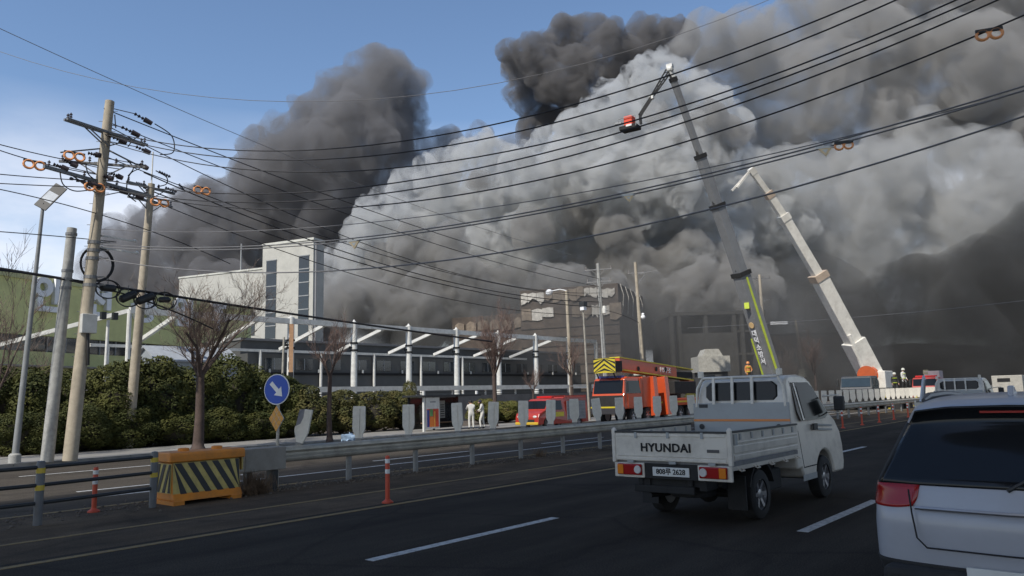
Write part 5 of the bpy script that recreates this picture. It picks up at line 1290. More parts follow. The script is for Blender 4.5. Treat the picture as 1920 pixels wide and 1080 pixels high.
# ------------------------------------------------------------------ poles
M_conc = mat('pole_concrete', (0.40, 0.35, 0.27), 0.85, var=.18, vscale=2.5, bump=.2, dirt=.35, dirtcol=(.2, .17, .13))
M_concg = mat('pole_concrete_grey', (0.36, 0.36, 0.34), 0.85, var=.2, vscale=4, bump=.2, dirt=.5, dirtcol=(.16, .16, .15))
M_ins = mat('insulator_dark', (0.05, 0.04, 0.045), .4, var=.2)
M_arm = mat('crossarm_steel', (0.20, 0.20, 0.20), .55, .4, var=.2)
M_cable = mat('black_cable', (0.018, 0.018, 0.02), .6)
M_cableg = mat('grey_cable', (0.16, 0.16, 0.165), .6)
def taper_pole(par, base, top, r0, r1, m, steps=True, name='shaft'):
    q = MB(); q.sweep([base, base.lerp(top, .5), top], [r0, (r0 + r1) / 2, r1], 18); o = q.obj(name, m, par, True)
    if steps:
        d = top - base; n = int(d.length / .42)
        for k in range(6, n):
            p = base + d * (k / n); a = (k % 2) * PI + .8
            q = MB(); q.tube(p, p + Vector((math.cos(a), math.sin(a), 0)) * .34, .012, n=5); q.obj('step_bolt', M_arm, o)
    return o
def insulators(q, a, b, n=4, r=.07):
    a, b = Vector(a), Vector(b)
    for k in range(n):
        p0 = a.lerp(b, (k + .1) / n); p1 = a.lerp(b, (k + .6) / n); q.tube(p0, p1, r, r * .7, 8)
    q.tube(a, b, r * .3, n=6)
def crossarm(par, c, d, L, name='crossarm', pins=3, up=.28, w=.09):
    d = Vector(d).normalized(); c = Vector(c)
    q = MB(); q.beam(c - d * L / 2, c + d * L / 2, w, w); q.beam(c - d * L * .28, c - Vector((0, 0, .55)), .04, .04); q.beam(c + d * L * .28, c - Vector((0, 0, .55)), .04, .04)
    o = q.obj(name, M_arm, par)
    for k in range(pins):
        p = c + d * (L * (-.46 + .92 * k / max(1, pins - 1))); q = MB(); insulators(q, p, p + Vector((0, 0, up)), 3, .06); q.obj('insulator', M_ins, o)
    return o
# pole A, the thick one with the crossarms
bA = on_z(131, 864, SZ); tA = on_x(206, 190, bA.x)
pA = thing('utility_pole', bA, 'tallest thick tan concrete utility pole at left with many crossarms and insulators', 'utility pole', 0, 'utility poles')
tl = tA - bA
taper_pole(pA, Vector((0, 0, 0)), tl, .25, .17, M_conc)
def onA(py): return tl * ((on_x(131 + (864 - py) * .112, py, bA.x).z - bA.z) / tl.z)
wd_ = Vector((.93, .36, 0))                      # direction of the crossing wires
c = onA(250); crossarm(pA, c, (-.25, .97, 0), 3.4, pins=3); crossarm(pA, c + Vector((0.3, 0, -.05)), (-.25, .97, 0), 3.4, pins=2)
c = onA(308); crossarm(pA, c, (.5, .86, 0), 3.0, pins=4)
c = onA(342); crossarm(pA, c, (-.3, .95, 0), 4.6, pins=4, w=.12)
c = onA(278); q = MB(); q.beam(c, c + Vector((.2, -1.6, -.6)), .05, .05); q.beam(c, c + Vector((0, 1.6, -.5)), .05, .05); q.obj('brace', M_arm, pA)
rnd = random.Random(2)
for k, (px, py, ex, ey) in enumerate(((252, 213, 285, 232), (228, 238, 262, 255), (205, 255, 238, 268), (255, 275, 282, 287), (262, 308, 277, 316), (165, 287, 190, 292), (120, 300, 145, 312), (100, 308, 128, 318), (130, 334, 190, 350), (205, 350, 240, 362), (235, 360, 270, 372), (195, 330, 212, 336), (208, 325, 230, 334))):
    a = on_x(px, py, bA.x + .3) - bA; b = on_x(ex, ey, bA.x + .5) - bA
    q = MB(); insulators(q, a, b, 5, .075); q.tube(a.lerp(b, .55), b, .11, .09, 10); c_ = onA(py + 8); q.tube(a, a.lerp(Vector((c_.x, c_.y, a.z - (b.z - a.z) * .3)), .85), .018, n=5); q.obj('strain_insulator', M_ins, pA)
for k, pts in enumerate((((290, 232), (322, 255), (325, 285), (300, 290)), ((262, 255), (250, 262), (240, 275)), ((112, 318), (118, 345), (140, 358), (170, 356)), ((160, 305), (165, 325), (175, 335)), ((262, 316), (245, 325), (238, 345), (240, 365), (255, 378)), ((292, 320), (312, 332), (312, 345), (295, 350)), ((215, 215), (217, 240)), ((238, 300), (250, 315), (240, 330)))):
    P3 = [on_x(px, py, bA.x + .4) - bA for px, py in pts]
    # smooth the loop
    sm_ = []
    for i in range(len(P3) - 1):
        for t_ in range(6):
            u = t_ / 6; p0 = P3[max(0, i - 1)]; p1 = P3[i]; p2 = P3[i + 1]; p3 = P3[min(len(P3) - 1, i + 2)]
            sm_.append(.5 * ((2 * p1) + (p2 - p0) * u + (2 * p0 - 5 * p1 + 4 * p2 - p3) * u * u + (3 * p1 - p0 - 3 * p2 + p3) * u ** 3))
    q = MB(); q.sweep(sm_ + [P3[-1]], .022, 6); q.obj('jumper_wire', M_cable, pA)
c = onA(605); q = MB(); q.span((c.x + .15, c.y - .25, c.z - .42), (c.x + .4, c.y + .28, c.z + .3)); bx_ = q.obj('meter_box', mat('meter_box_white', (.55, .55, .52), .5), pA, bevel=.02)
q = MB(); q.sweep([c + Vector((.28, .0, -.4)), c + Vector((.3, .05, -1.0)), c + Vector((.22, .1, -1.6))], .05, 8); q.obj('conduit', M_cable, bx_)
for py in (455, 470, 485, 520, 535):
    c = onA(py); q = MB(); q.lathe([(.23, -.06), (.23, .06)], c, n=14); q.beam(c, c + Vector((.2, .5, .05)), .05, .05); q.obj('cable_clamp', M_arm, pA)
for py, L in ((440, 1.0), (462, 1.1)):
    c = onA(py); q = MB(); q.beam(c, c + Vector((.3, L * 1.35, -.12)), .05, .05); q.ball(c + Vector((.3, L * 1.35, -.1)), .07, 2); q.obj('service_bracket', M_wsteel, pA)
# pole B, shorter grey one with wrapped foot
bB = on_z(88, 866, SZ); tB = on_x(135, 428, bB.x)
pB = thing('utility_pole', bB, 'shorter grey concrete pole between the solar lamp and the thick pole', 'utility pole', 0, 'utility poles')
taper_pole(pB, Vector((0, 0, 0)), tB - bB, .22, .17, M_concg, False)
for py in (440, 512, 528, 545): 
    c = (tB - bB) * ((866 - py) / 438); q = MB(); q.lathe([(.20, -.05), (.20, .05)], c, n=14); q.obj('band', M_arm, pB)
q = MB()
c = (tB - bB) * ((866 - 500) / 438) + Vector((.3, .9, .1))
for k in range(3): q.sweep([c + Vector((.02 * k, math.cos(a) * (.55 + .03 * k), math.sin(a) * (.62 + .03 * k))) for a in [2 * PI * i / 24 for i in range(25)]], .022, 5)
q.obj('cable_coil', M_cable, pB)
# pole C, second tan pole with insulators
bC = on_z(250, 845, SZ); bC = Vector((bA.x - 6.0, 0, SZ)); cc = on_x(253, 680, bC.x); bC.y = cc.y; tC = on_x(284, 345, bC.x)
pC = thing('utility_pole', bC, 'thinner tan concrete pole right of the thick pole with insulator arms near its top', 'utility pole', 0, 'utility poles')
taper_pole(pC, Vector((0, -.15, 0)), tC - bC, .24, .16, M_conc, False)
tc_ = tC - bC
q = MB(); q.tube(tc_, on_x(287, 285, bC.x) - bC, .035, n=8); q.obj('top_rod', M_wsteel, pC)
crossarm(pC, tc_ + Vector((0, 0, -.2)), (-.2, .98, 0), 2.6, pins=4, w=.11); crossarm(pC, tc_ + Vector((0, 0, -.9)), (-.2, .98, 0), 2.4, pins=3)
for k, (px, py, ex, ey) in enumerate(((298, 322, 320, 332), (335, 345, 345, 356), (310, 352, 332, 360), (255, 343, 275, 348), (262, 372, 282, 378))):
    q = MB(); insulators(q, on_x(px, py, bC.x) - bC, on_x(ex, ey, bC.x) - bC, 5, .085); q.obj('strain_insulator', M_ins, pC)
# solar street lamp
bL = on_z(27, 868, SZ); tL = on_x(80, 392, bL.x)
sl = thing('solar_street_lamp', bL, 'slim grey street lamp with tilted rectangular panel head at far left', 'street lamp')
q = MB(); q.sweep([(0, 0, 0), (tL - bL) * .5, tL - bL], [.115, .09, .06], 14); q.obj('pole', mat('lamp_grey', (.25, .26, .26), .5, .2, var=.15), sl, True)
q = MB(); q.lathe([(.2, 0), (.2, .28), (.14, .34)], (0, 0, 0), n=14); q.obj('base', M_concg, sl, True)
c0 = on_x(75, 390, bL.x) - bL; c1 = on_x(116, 350, bL.x) - bL; ax = (c1 - c0); side_ = (_r0 * .8 + Vector((0, 0, -.45))) * .55
q = MB(); vs_ = [c0 - side_ * .5, c0 + side_ * .5, c1 + side_ * .5, c1 - side_ * .5]; n_ = (vs_[1] - vs_[0]).cross(vs_[3] - vs_[0]).normalized()
q.add(vs_ + [v + n_ * .05 for v in vs_], [(0, 1, 2, 3), (4, 5, 6, 7), (0, 1, 5, 4), (1, 2, 6, 5), (2, 3, 7, 6), (3, 0, 4, 7)]); pn = q.obj('panel_frame', M_black, sl)
a0, a1 = c0.lerp(c1, .28), c0.lerp(c1, .66)
q = MB(); vs_ = [a0 - side_ * .42, a0 + side_ * .42, a1 + side_ * .42, a1 - side_ * .42]; q.add([v + n_ * .052 for v in vs_] + [v - n_ * .004 for v in vs_], [(0, 1, 2, 3), (4, 5, 6, 7), (0, 1, 5, 4), (1, 2, 6, 5), (2, 3, 7, 6), (3, 0, 4, 7)]); q.obj('panel_glass', mat('panel_pale', (.45, .5, .56), .3), pn)
q = MB(); q.beam(tL - bL, c0.lerp(c1, .2), .1, .1); q.ball(c0.lerp(c1, .35) - n_ * .05, .09, 2); q.obj('bracket', M_black, sl)
# far poles, lamps
def simple_pole(label, px0, py0, px1, py1, X, arms, r=.2, base=None, m=M_conc):
    b = on_x(px0, py0, X); t = on_x(px1, py1, X); b = Vector((X, b.y, -.3 if base is None else base))
    p = thing('utility_pole', b, label, 'utility pole', 0, 'utility poles'); taper_pole(p, Vector((0, 0, 0)), t - b, r, r * .65, m, False)
    for (f, L, d, pins) in arms: crossarm(p, (t - b) * f, d, L, pins=pins)
    return p, t - b
AD = (.75, .66, 0)
fp1, ft1 = simple_pole('pale concrete pole right of the last canopy post, beside the camera lamp', 1136, 690, 1121, 494, -33.4, ((.96, 2.2, (.9, .4, 0), 3), (.88, 2.0, (.9, .4, 0), 3)), m=M_concg)
q = MB(); q.lathe([(.0, -.3), (.16, -.3), (.18, 0), (.1, .3), (0, .3)], ft1 * .70 + Vector((.25, .1, 0)), n=10); q.obj('lamp_head', M_wsteel, fp1)
fp2, ft2 = simple_pole('leaning tan concrete pole with white box behind the crane truck', 1208, 700, 1191, 492, -33.8, ((.93, 1.4, (.9, .45, 0), 2),))
q = MB(); q.beam(ft2 * .92, ft2 * .92 + Vector((1.8, .4, .15)), .06, .06); q.beam(ft2 * .84, ft2 * .92 + Vector((.9, .2, .08)), .04, .04); q.obj('side_arm', M_arm, fp2)
q = MB(); c = ft2 * .30; q.span((c.x - .75, c.y - .4, c.z - .45), (c.x + .05, c.y + .3, c.z + .35)); q.obj('switch_box', mat('pale_box', (.5, .5, .42), .6, dirt=.3), fp2, bevel=.03)
q = MB()
for dz in (0, .3): q.ball(ft2 * .64 + Vector((.3, .15, dz * .8)), .2 - dz * .2, 2)
q.obj('insulator_ball', M_letter, fp2, True)
fp3, ft3 = simple_pole('tan pole with two crossarms right of the dark fire boom', 1437, 700, 1424, 515, -40, ((.97, 3.0, AD, 4), (.80, 2.4, AD, 3)), r=.28)
q = MB(); q.beam(ft3 * .62 + Vector((.8, .6, 0)), ft3 * .62 + Vector((2.6, 2.0, 0)), .3, .4); q.obj('transformer_rack', M_letter, fp3)
fp4, ft4 = simple_pole('dim pole with hanging white box left of the cream boom', 1510, 720, 1492, 600, -42, ((.92, 2.6, AD, 2),), r=.26)
q = MB(); c = ft4 * .35; q.span((c.x - .5, c.y - .5, c.z - .6), (c.x + .5, c.y + .5, c.z + .7)); q.obj('white_box', mat('pale_box', (.5, .5, .42), .6), fp4)
fp5, ft5 = simple_pole('dim brown pole with top bracket nearest the cream boom', 1553, 700, 1540, 575, -44, ((.98, 2.4, AD, 3), (.8, 1.6, AD, 2)), r=.26)
fp6, ft6 = simple_pole('dim brown pole in front of the scorched block', 1071, 700, 1062, 545, -40, (), r=.2)
q = MB(); q.sweep([ft6, ft6 + Vector((-.5, -.3, .15)), ft6 + Vector((-1.2, -.8, 0))], .05, 6); q.ball(ft6 + Vector((-1.3, -.9, -.1)), (.35, .3, .3), 2); q.obj('lamp_arm', M_letter, fp6)
b = on_x(1106, 795, -32.6); t_ = on_x(1093, 575, -32.6); b = Vector((-32.6, b.y, SZ))
cl = thing('camera_lamp_post', b, 'slim grey post with camera housing left of the yellow chevron board', 'lamp post')
q = MB(); q.sweep([(0, 0, 0), t_ - b], [.1, .06], 12); q.obj('pole', M_galv, cl, True)
c = t_ - b; q = MB(); q.span((c.x - .2, c.y - .25, c.z), (c.x + .25, c.y + .25, c.z + .38)); q.obj('housing', M_black, cl, bevel=.03)
q = MB(); q.span((c.x - .15, c.y - .2, c.z - .3), (c.x + .2, c.y + .2, c.z)); q.obj('lens_box', M_letter, cl, bevel=.03)
q = MB(); q.beam(c * .30, c * .30 + Vector((-1.2, -.9, .0)), .06, .06); q.beam(c * .62, c * .62 + Vector((.9, .7, 0)), .05, .05); q.obj('side_arm', M_arm, cl)
b = on_x(198, 680, -50); t_ = on_x(203, 600, -50); b = Vector((-50, b.y, -.3))
fl = thing('floodlight_post', b, 'short pale post with twin floodlights before the green hall windows', 'lamp post')
q = MB(); q.tube((0, 0, 0), t_ - b, .12, .09, 10); q.obj('pole', M_wsteel, fl, True)
for s in (-.35, .35):
    q = MB(); q.box((t_ - b) + Vector((0.1, s, .25)), (.3, .3, .45)); q.obj('floodlight', M_black, fl)

# ------------------------------------------------------------------ overhead wires
def plane_wire(name, label, P0, P1, pts, r, m, group, ext=True, n=40):
    """a hanging wire in the vertical plane through P0 and P1, its sag a parabola through the sight points"""
    P0 = Vector((P0[0], P0[1])); P1 = Vector((P1[0], P1[1])); d = (P1 - P0); L = d.length; d.normalize(); nn = Vector((-d.y, d.x))
    S = []
    for px, py in pts:
        r_ = ray(px, py); t = P0.dot(nn) / (Vector((r_.x, r_.y)).dot(nn)); p = EYE + r_ * t
        S.append(((Vector((p.x, p.y)) - P0).dot(d), p.z))
    # least squares parabola
    A = [[0] * 4 for _ in range(3)]
    for s, z in S:
        s /= 30; b3 = (1, s, s * s)
        for i in range(3):
            for j in range(3): A[i][j] += b3[i] * b3[j]
            A[i][3] += b3[i] * z
    if len(S) < 3:
        k = (S[-1][1] - S[0][1]) / (S[-1][0] - S[0][0]); co = (S[0][1] - k * S[0][0], k * 30, 0)
    else:
        for i in range(3):
            pv = A[i][i]
            for j in range(i, 4): A[i][j] /= pv
            for k in range(3):
                if k != i:
                    f_ = A[k][i]
                    for j in range(i, 4): A[k][j] -= f_ * A[i][j]
        co = (A[0][3], A[1][3], A[2][3])
    z_ = lambda s: co[0] + co[1] * s / 30 + co[2] * (s / 30) ** 2
    q = MB(); q.sweep([(P0.x + d.x * L * i / n, P0.y + d.y * L * i / n, z_(L * i / n)) for i in range(n + 1)], r, 6)
    o = q.obj(name, m, None, True); tag(o, label, 'cable', group)
    return o, lambda s: Vector((P0.x + d.x * s, P0.y + d.y * s, z_(s)))
GW = 'power cables crossing the road to the upper right'
aP = (bA.x, bA.y + .5); rP = (6.0, 20.0)
CW = [('uppermost black power cable crossing the sky to the upper right', [(321, 272), (541, 278), (920, 240), (1261, 138), (1622, 0)], .019),
      ('second black power cable from the top crossing the smoke to the upper right', [(438, 297), (594, 298), (920, 258), (1240, 173), (1679, 0)], .019),
      ('third black power cable from the top, just above the red basket', [(350, 305), (559, 319), (736, 316), (920, 291), (1240, 213), (1790, 0)], .019),
      ('fourth black power cable from the top, passing behind the red basket', [(389, 363), (559, 359), (736, 343), (920, 311), (1240, 227), (1824, 0)], .019),
      ('fifth black power cable from the top, crossing below the red basket', [(357, 376), (523, 377), (700, 366), (920, 328), (1240, 244), (1870, 0)], .019),
      ('sixth black power cable from the top, carrying the orange spacer at upper right', [(410, 389), (559, 391), (744, 380), (920, 355), (1240, 283), (1920, 27)], .019),
      ('upper strand of the twin grey cable with hanging triangular tags', [(240, 461), (595, 454), (770, 434), (920, 412), (1250, 341), (1553, 268), (1920, 163)], .019),
      ('lower strand of the twin grey cable with hanging triangular tags', [(240, 466), (595, 458), (770, 440), (920, 418), (1250, 347), (1553, 274), (1920, 172)], .019),
      ('lowest grey cable crossing both booms to the right edge', [(240, 495), (417, 507), (559, 511), (700, 502), (920, 477), (1400, 378), (1920, 216)], .022),
      ('thin pale wire above the twin grey cable', [(240, 435), (605, 415), (920, 395), (1392, 308), (1920, 165)], .012)]
wf_ = []
for i, (lb, pts, r) in enumerate(CW):
    o, f_ = plane_wire('power_cable', lb, aP, rP, pts, r, M_cable if i < 6 else M_cableg, GW); wf_.append(f_)
GF = 'power cables running along the pavement poles'
farP = (fp1.location.x, fp1.location.y)
CF = [('topmost pavement cable falling from the thick pole across the sky', [(314, 250), (569, 350), (718, 405), (920, 467), (1110, 520)], aP, farP, .021),
      ('second pavement cable falling past the dark plume', [(265, 254), (438, 323), (580, 375), (750, 436), (1110, 535)], aP, farP, .019),
      ('third pavement cable falling past the dark plume', [(311, 290), (488, 378), (660, 450), (900, 522), (1110, 550)], aP, farP, .019),
      ('pavement cable leaving the thick pole at crossarm height', [(200, 300), (380, 358), (600, 440), (900, 528), (1110, 556)], aP, farP, .019),
      ('pavement cable leaving the thinner tan pole top', [(345, 356), (551, 440), (665, 478), (912, 543), (1110, 566)], (bC.x, bC.y), farP, .03),
      ('lower pavement cable leaving the thinner tan pole', [(304, 367), (551, 452), (665, 491), (912, 551), (1110, 575)], (bC.x, bC.y), farP, .03),
      ('lowest pavement cable leaving the thinner tan pole', [(300, 378), (520, 470), (665, 520), (900, 566), (1110, 592)], (bC.x, bC.y), farP, .022)]
for i, (lb, pts, p0, p1, r) in enumerate(CF): plane_wire('power_cable', lb, p0, p1, pts, r, M_cable, GF)
# telecom bundle
t0 = on_x(60, 500, bB.x)
o, tf_ = plane_wire('telecom_cable', 'thick black telecom cable bundle sagging before the hedge from the left poles', (bB.x, bB.y - 16), (bB.x, 34), [(-120, 488), (0, 500), (135, 522), (260, 548), (440, 572), (560, 592), (700, 610)], .055, M_cable, 'telecom cables at the left poles')
plane_wire('telecom_cable', 'second telecom cable just under the thick bundle at left', (bB.x, bB.y - 16), (bB.x + .2, bB.y + 6), [(-120, 500), (0, 508), (135, 526), (260, 560)], .03, M_cable, 'telecom cables at the left poles')
for i, (pts, lb) in enumerate(((((-60, 320), (0, 328), (120, 335), (200, 340)), 'upper pale wire leaving the thick pole to the left edge'), (((-60, 340), (0, 345), (100, 348), (200, 352)), 'second pale wire leaving the thick pole to the left edge'), (((-60, 260), (0, 283), (60, 300), (130, 318)), 'dark wire entering from the left to the low crossarm'), (((-60, 255), (40, 280), (100, 296), (170, 308)), 'dark wire entering from the left to the middle crossarm'),
        (((-60, 430), (0, 435), (90, 441), (180, 450)), 'wire entering from the left at the height of the shorter pole top'), (((-60, 345), (0, 352), (120, 385), (230, 415)), 'thin diagonal wire falling to the right behind the lamp head'))):
    plane_wire('service_wire', lb, (bA.x + .1 * i, bA.y - 12), (bA.x, bA.y + (1.2 if i < 5 else 6.0)), pts, .018, M_cable, 'wires leaving the thick pole to the left')
GT = 'thin high wires against the sky'
plane_wire('high_wire', 'faint thin wire high in the blue sky between the plumes', (-84, -.4), (10, 60), [(300, 170), (560, 193), (810, 175), (955, 152), (1250, 70), (1445, 0)], .018, M_cableg, GT)
plane_wire('high_wire', 'faint thin wire falling from the top left into the dark plume', (bA.x - 3, bA.y - 14), (farP[0] - 3, farP[1]), [(290, 185), (440, 250), (560, 300)], .014, M_cableg, GT)
plane_wire('drop_wire', 'thin wire from the far pale pole to the leaning tan pole', (fp1.location.x, fp1.location.y), (fp2.location.x, fp2.location.y), [(1135, 582), (1170, 592), (1196, 604)], .02, M_cable, 'drop wires between the far poles')
plane_wire('drop_wire', 'pale wire low across the smoke at the right edge', (-36, 70), (6, 150), [(1210, 618), (1420, 610), (1700, 585), (1920, 564)], .03, M_cableg, 'drop wires between the far poles')
# splice boxes and loops hanging on the telecom bundle
def closure(px, py, L, label, rz=.4, r=.14):
    p = on_x(px, py, bB.x + .1)
    t = thing('cable_closure', p, label, 'cable box', 0, 'cable closures on the telecom bundle')
    q = MB(); dirv = Vector((0, math.cos(rz), math.sin(rz))); q.lathe([(r * .5, -L / 2), (r, -L / 2 + .08), (r, L / 2 - .08), (r * .5, L / 2)], (0, 0, 0), 'y', 14); o = q.obj('shell', M_black, t, True); o.rotation_euler = (rz, 0, 0)
    q = MB()
    for k in range(2): q.sweep([Vector((.05 * k, math.cos(a) * (.42 + .05 * k), math.sin(a) * .36 - .05)) for a in [2 * PI * i / 20 for i in range(21)]], .022, 5)
    q.obj('cable_loop', M_cable, t)
    q = MB(); q.tube((0, 0, r * .5), (0, 0, .45), .02, n=6); q.obj('hanger', M_arm, t); return t
closure(202, 540, .6, 'black cable closure nearest the thick pole', .0)
closure(240, 556, .7, 'black cable closure with large loops left of the thinner pole', .5, .16)
closure(272, 560, .75, 'black cable closure directly at the thinner pole', .45, .16)
closure(308, 562, .5, 'small black cable closure right of the thinner pole', .1, .12)
# spacers and tags on the wires
M_tag = mat('spacer_orange', (.85, .36, .14), .6, var=.25, vscale=6); M_tagw = mat('tag_cream', (.80, .62, .36), .6, var=.2)
def find_s(f_, px):
    best = None
    for i in range(400):
        s = i * .1; p = f_(s) - EYE; w = p.dot(FW)
        if w <= 0: continue
        x = CX + F_PX * p.dot(RT) / w
        if best is None or abs(x - px) < best[0]: best = (abs(x - px), s)
    return best[1]
def spacer(p, label, s=1.0, ax=Vector((.93, .36, 0))):
    t = thing('cable_spacer', p, label, 'cable spacer', math.atan2(ax.y, ax.x), 'orange spacers and tags on the cables')
    for dx in (-.14, .14):
        q = MB(); q.sweep([Vector((dx * s + math.cos(a) * .13 * s, .0, -.1 * s + math.sin(a) * .12 * s)) for a in [2 * PI * i / 14 for i in range(15)]], .035 * s, 6); q.obj('ring', M_tag, t)
    q = MB(); q.span((-.28 * s, -.03, -.03), (.28 * s, .03, .04)); q.obj('clip', M_black, t); return t
def tagflag(p, label, s=1.0, ax=Vector((.93, .36, 0))):
    t = thing('warning_tag', p, label, 'cable tag', math.atan2(ax.y, ax.x), 'orange spacers and tags on the cables')
    q = MB(); q.prism([(-.2 * s, 0), (.2 * s, 0), (0.02 * s, -.26 * s)], -.02, .02, 'y'); o = q.obj('triangle', M_tagw, t)
    q = MB(); q.prism([(-.08 * s, -.06 * s), (.08 * s, -.06 * s), (0.01 * s, -.17 * s)], -.024, -.0205, 'y'); q.obj('inner_mark', M_wsteel, o)
    q = MB(); q.span((-.24 * s, -.03, -.02), (.24 * s, .03, .03)); q.obj('clip', M_wsteel, t); return t
spacer(wf_[5](find_s(wf_[5], 1850)), 'orange spacer on the cable in the upper right corner', .9)
tagflag(wf_[7](find_s(wf_[7], 1550)), 'cream triangular tag on the twin cable right of the cream boom tip', .8)
spacer(wf_[7](find_s(wf_[7], 1580)), 'cream orange spacer beside the triangular tag on the twin cable', .7)
tagflag(wf_[7](find_s(wf_[7], 1177)), 'cream triangular tag on the twin cable left of the dark boom', .7)
tagflag(wf_[7](find_s(wf_[7], 665)), 'pinkish triangular tag on the twin cable right of the tower', 1.0)
for px, py, lb in ((65, 303, 'red orange spacer at the left end of the low crossarm'), (140, 287, 'pale orange spacer above the low crossarm'), (379, 352, 'orange spacer against the dark plume right of the thinner pole'), (300, 374, 'orange spacer just right of the thinner pole'), (178, 345, 'orange spacer on the thick pole itself')):
    spacer(on_x(px, py, bA.x + .5), lb, 1.25, Vector((.1, 1, 0)))

# ------------------------------------------------------------------ people
M_skin = mat('skin', (0.42, 0.26, 0.19), .6, var=.05); M_hair = mat('hair', (0.015, 0.013, 0.013), .6)
M_cover = mat('white_coverall', (0.62, 0.61, 0.57), .8, var=.1, vscale=6); M_navy = mat('navy_cloth', (0.02, 0.02, 0.05), .85)
M_turn = mat('turnout_orange', (0.50, 0.21, 0.06), .8, var=.15, vscale=5); M_turnb = mat('turnout_black', (0.03, 0.03, 0.03), .85); M_boot = mat('boot', (0.03, 0.03, 0.03), .7)
def person(loc, rz, label, J, top, legs, hair=M_hair, helmet=None, strap=None):
    t = thing('person', loc, label, 'person', rz)
    names = list(J); E = [('pelvis', 'chest'), ('chest', 'neck'), ('neck', 'head'), ('head', 'crown')]
    for s in 'lr': E += [('chest', s + 'sh'), (s + 'sh', s + 'el'), (s + 'el', s + 'wr'), (s + 'wr', s + 'hand'), ('pelvis', s + 'hip'), (s + 'hip', s + 'kn'), (s + 'kn', s + 'an'), (s + 'an', s + 'toe')]
    rad = dict(pelvis=.155, chest=.165, neck=.062, head=.098, crown=.085)
    for s in 'lr': rad.update({s + 'sh': .082, s + 'el': .055, s + 'wr': .038, s + 'hand': .036, s + 'hip': .105, s + 'kn': .075, s + 'an': .055, s + 'toe': .045})
    me = bpy.data.meshes.new('body'); me.from_pydata([J[n] for n in names], [(names.index(a), names.index(b)) for a, b in E], [])
    o = bpy.data.objects.new('body', me); COL.objects.link(o)
    sk = o.modifiers.new('skin', 'SKIN'); sk.use_smooth_shade = True
    for i, n in enumerate(names):
        sv = me.skin_vertices[0].data[i]; r = rad[n]; sv.radius = (r * (1.15 if n in ('pelvis', 'chest') else 1), r * (.8 if n in ('pelvis', 'chest') else 1)); sv.use_root = n == 'pelvis'
    sd = o.modifiers.new('sub', 'SUBSURF'); sd.levels = 2; sd.render_levels = 2
    bpy.context.view_layer.update()
    m2 = bpy.data.meshes.new_from_object(o.evaluated_get(bpy.context.evaluated_depsgraph_get())); bpy.data.objects.remove(o); bpy.data.meshes.remove(me)
    bm = bmesh.new(); bm.from_mesh(m2)
    # nose, fingers grow from the same mesh
    hv = Vector(J['head']); fwd = Vector((0, 1, 0))
    def addtube(pts, rs):
        b = MB(); b.sweep(pts, rs, 6); vs = [bm.verts.new(v) for v in b.v]
        for f in b.f: bm.faces.new([vs[i] for i in f])
    addtube([hv + Vector((0, .085, .02)), hv + Vector((0, .125, -.02))], [.012, .018])
    for sx in (-1, 1): addtube([hv + Vector((sx * .09, 0, .02)), hv + Vector((sx * .115, -.01, 0)), hv + Vector((sx * .09, -.01, -.03))], [.012, .02, .012])
    for s in 'lr':
        w = Vector(J[s + 'wr']); h = Vector(J[s + 'hand']); d = (h - w).normalized(); sd_ = d.orthogonal().normalized(); cu = d.cross(sd_)
        for k in range(4):
            b0 = h + sd_ * (.02 * (k - 1.5)); Lf = (.07, .085, .08, .062)[k]
            addtube([b0, b0 + d * Lf * .55, b0 + d * Lf * .9 + cu * .02], [.010, .009, .007])
        addtube([w.lerp(h, .6) + sd_ * .03, w.lerp(h, .9) + sd_ * .06, h + sd_ * .065 + d * .02], [.012, .011, .008])
    bm.to_mesh(m2); bm.free()
    for m in (top, legs, M_skin, M_boot): m2.materials.append(m)
    hd = Vector(J['neck']); 
    for p in m2.polygons:
        c = p.center; mi = 0
        if c.z < Vector(J['pelvis']).z - .02 and min((c - Vector(J[s + 'hand'])).length for s in 'lr') > .2: mi = 1
        if c.z < .13: mi = 3
        if (c - hv).length < .2 and c.z > hd.z + .01: mi = 2
        if min((c - Vector(J[s + 'hand'])).length for s in 'lr') < .13: mi = 2
        p.material_index = mi; p.use_smooth = True
    ob = bpy.data.objects.new('body', m2); COL.objects.link(ob); ob.parent = t
    for sx in (-1, 1):
        q = MB(); q.ball(hv + Vector((sx * .035, .088, .025)), .014, 1); q.obj('eye', M_dark, t)
    q = MB(); q.span((hv.x - .028, hv.y + .09, hv.z - .058), (hv.x + .028, hv.y + .101, hv.z - .048)); q.obj('mouth', mat('lips', (.3, .12, .1), .6), t)
    if helmet:
        q = MB(); q.lathe([(.15, .02), (.135, .04), (.13, .1), (.1, .16), (.04, .19), (0, .195)], hv + Vector((0, 0, .0)), n=16); q.obj('helmet', helmet, t, True)
    else:
        q = MB(); q.ball(hv + Vector((0, -.018, .045)), (.112, .118, .105), 3)
        for i, v in enumerate(q.v):
            if v[1] > hv.y + .06 and v[2] < hv.z + .07: q.v[i] = (v[0], hv.y + .05, v[2])
        q.obj('hair', hair, t, True)
    if strap:
        for z in (.62, 1.12):
            c = Vector(J['chest']) if z > 1 else Vector(J['pelvis']); q = MB(); q.lathe([(.2, -.02), (.2, .02)], c + Vector((0, 0, .02)), n=16); o = q.obj('reflective_band', strap, t)
            o.scale = (1, 1, 1)
    return t
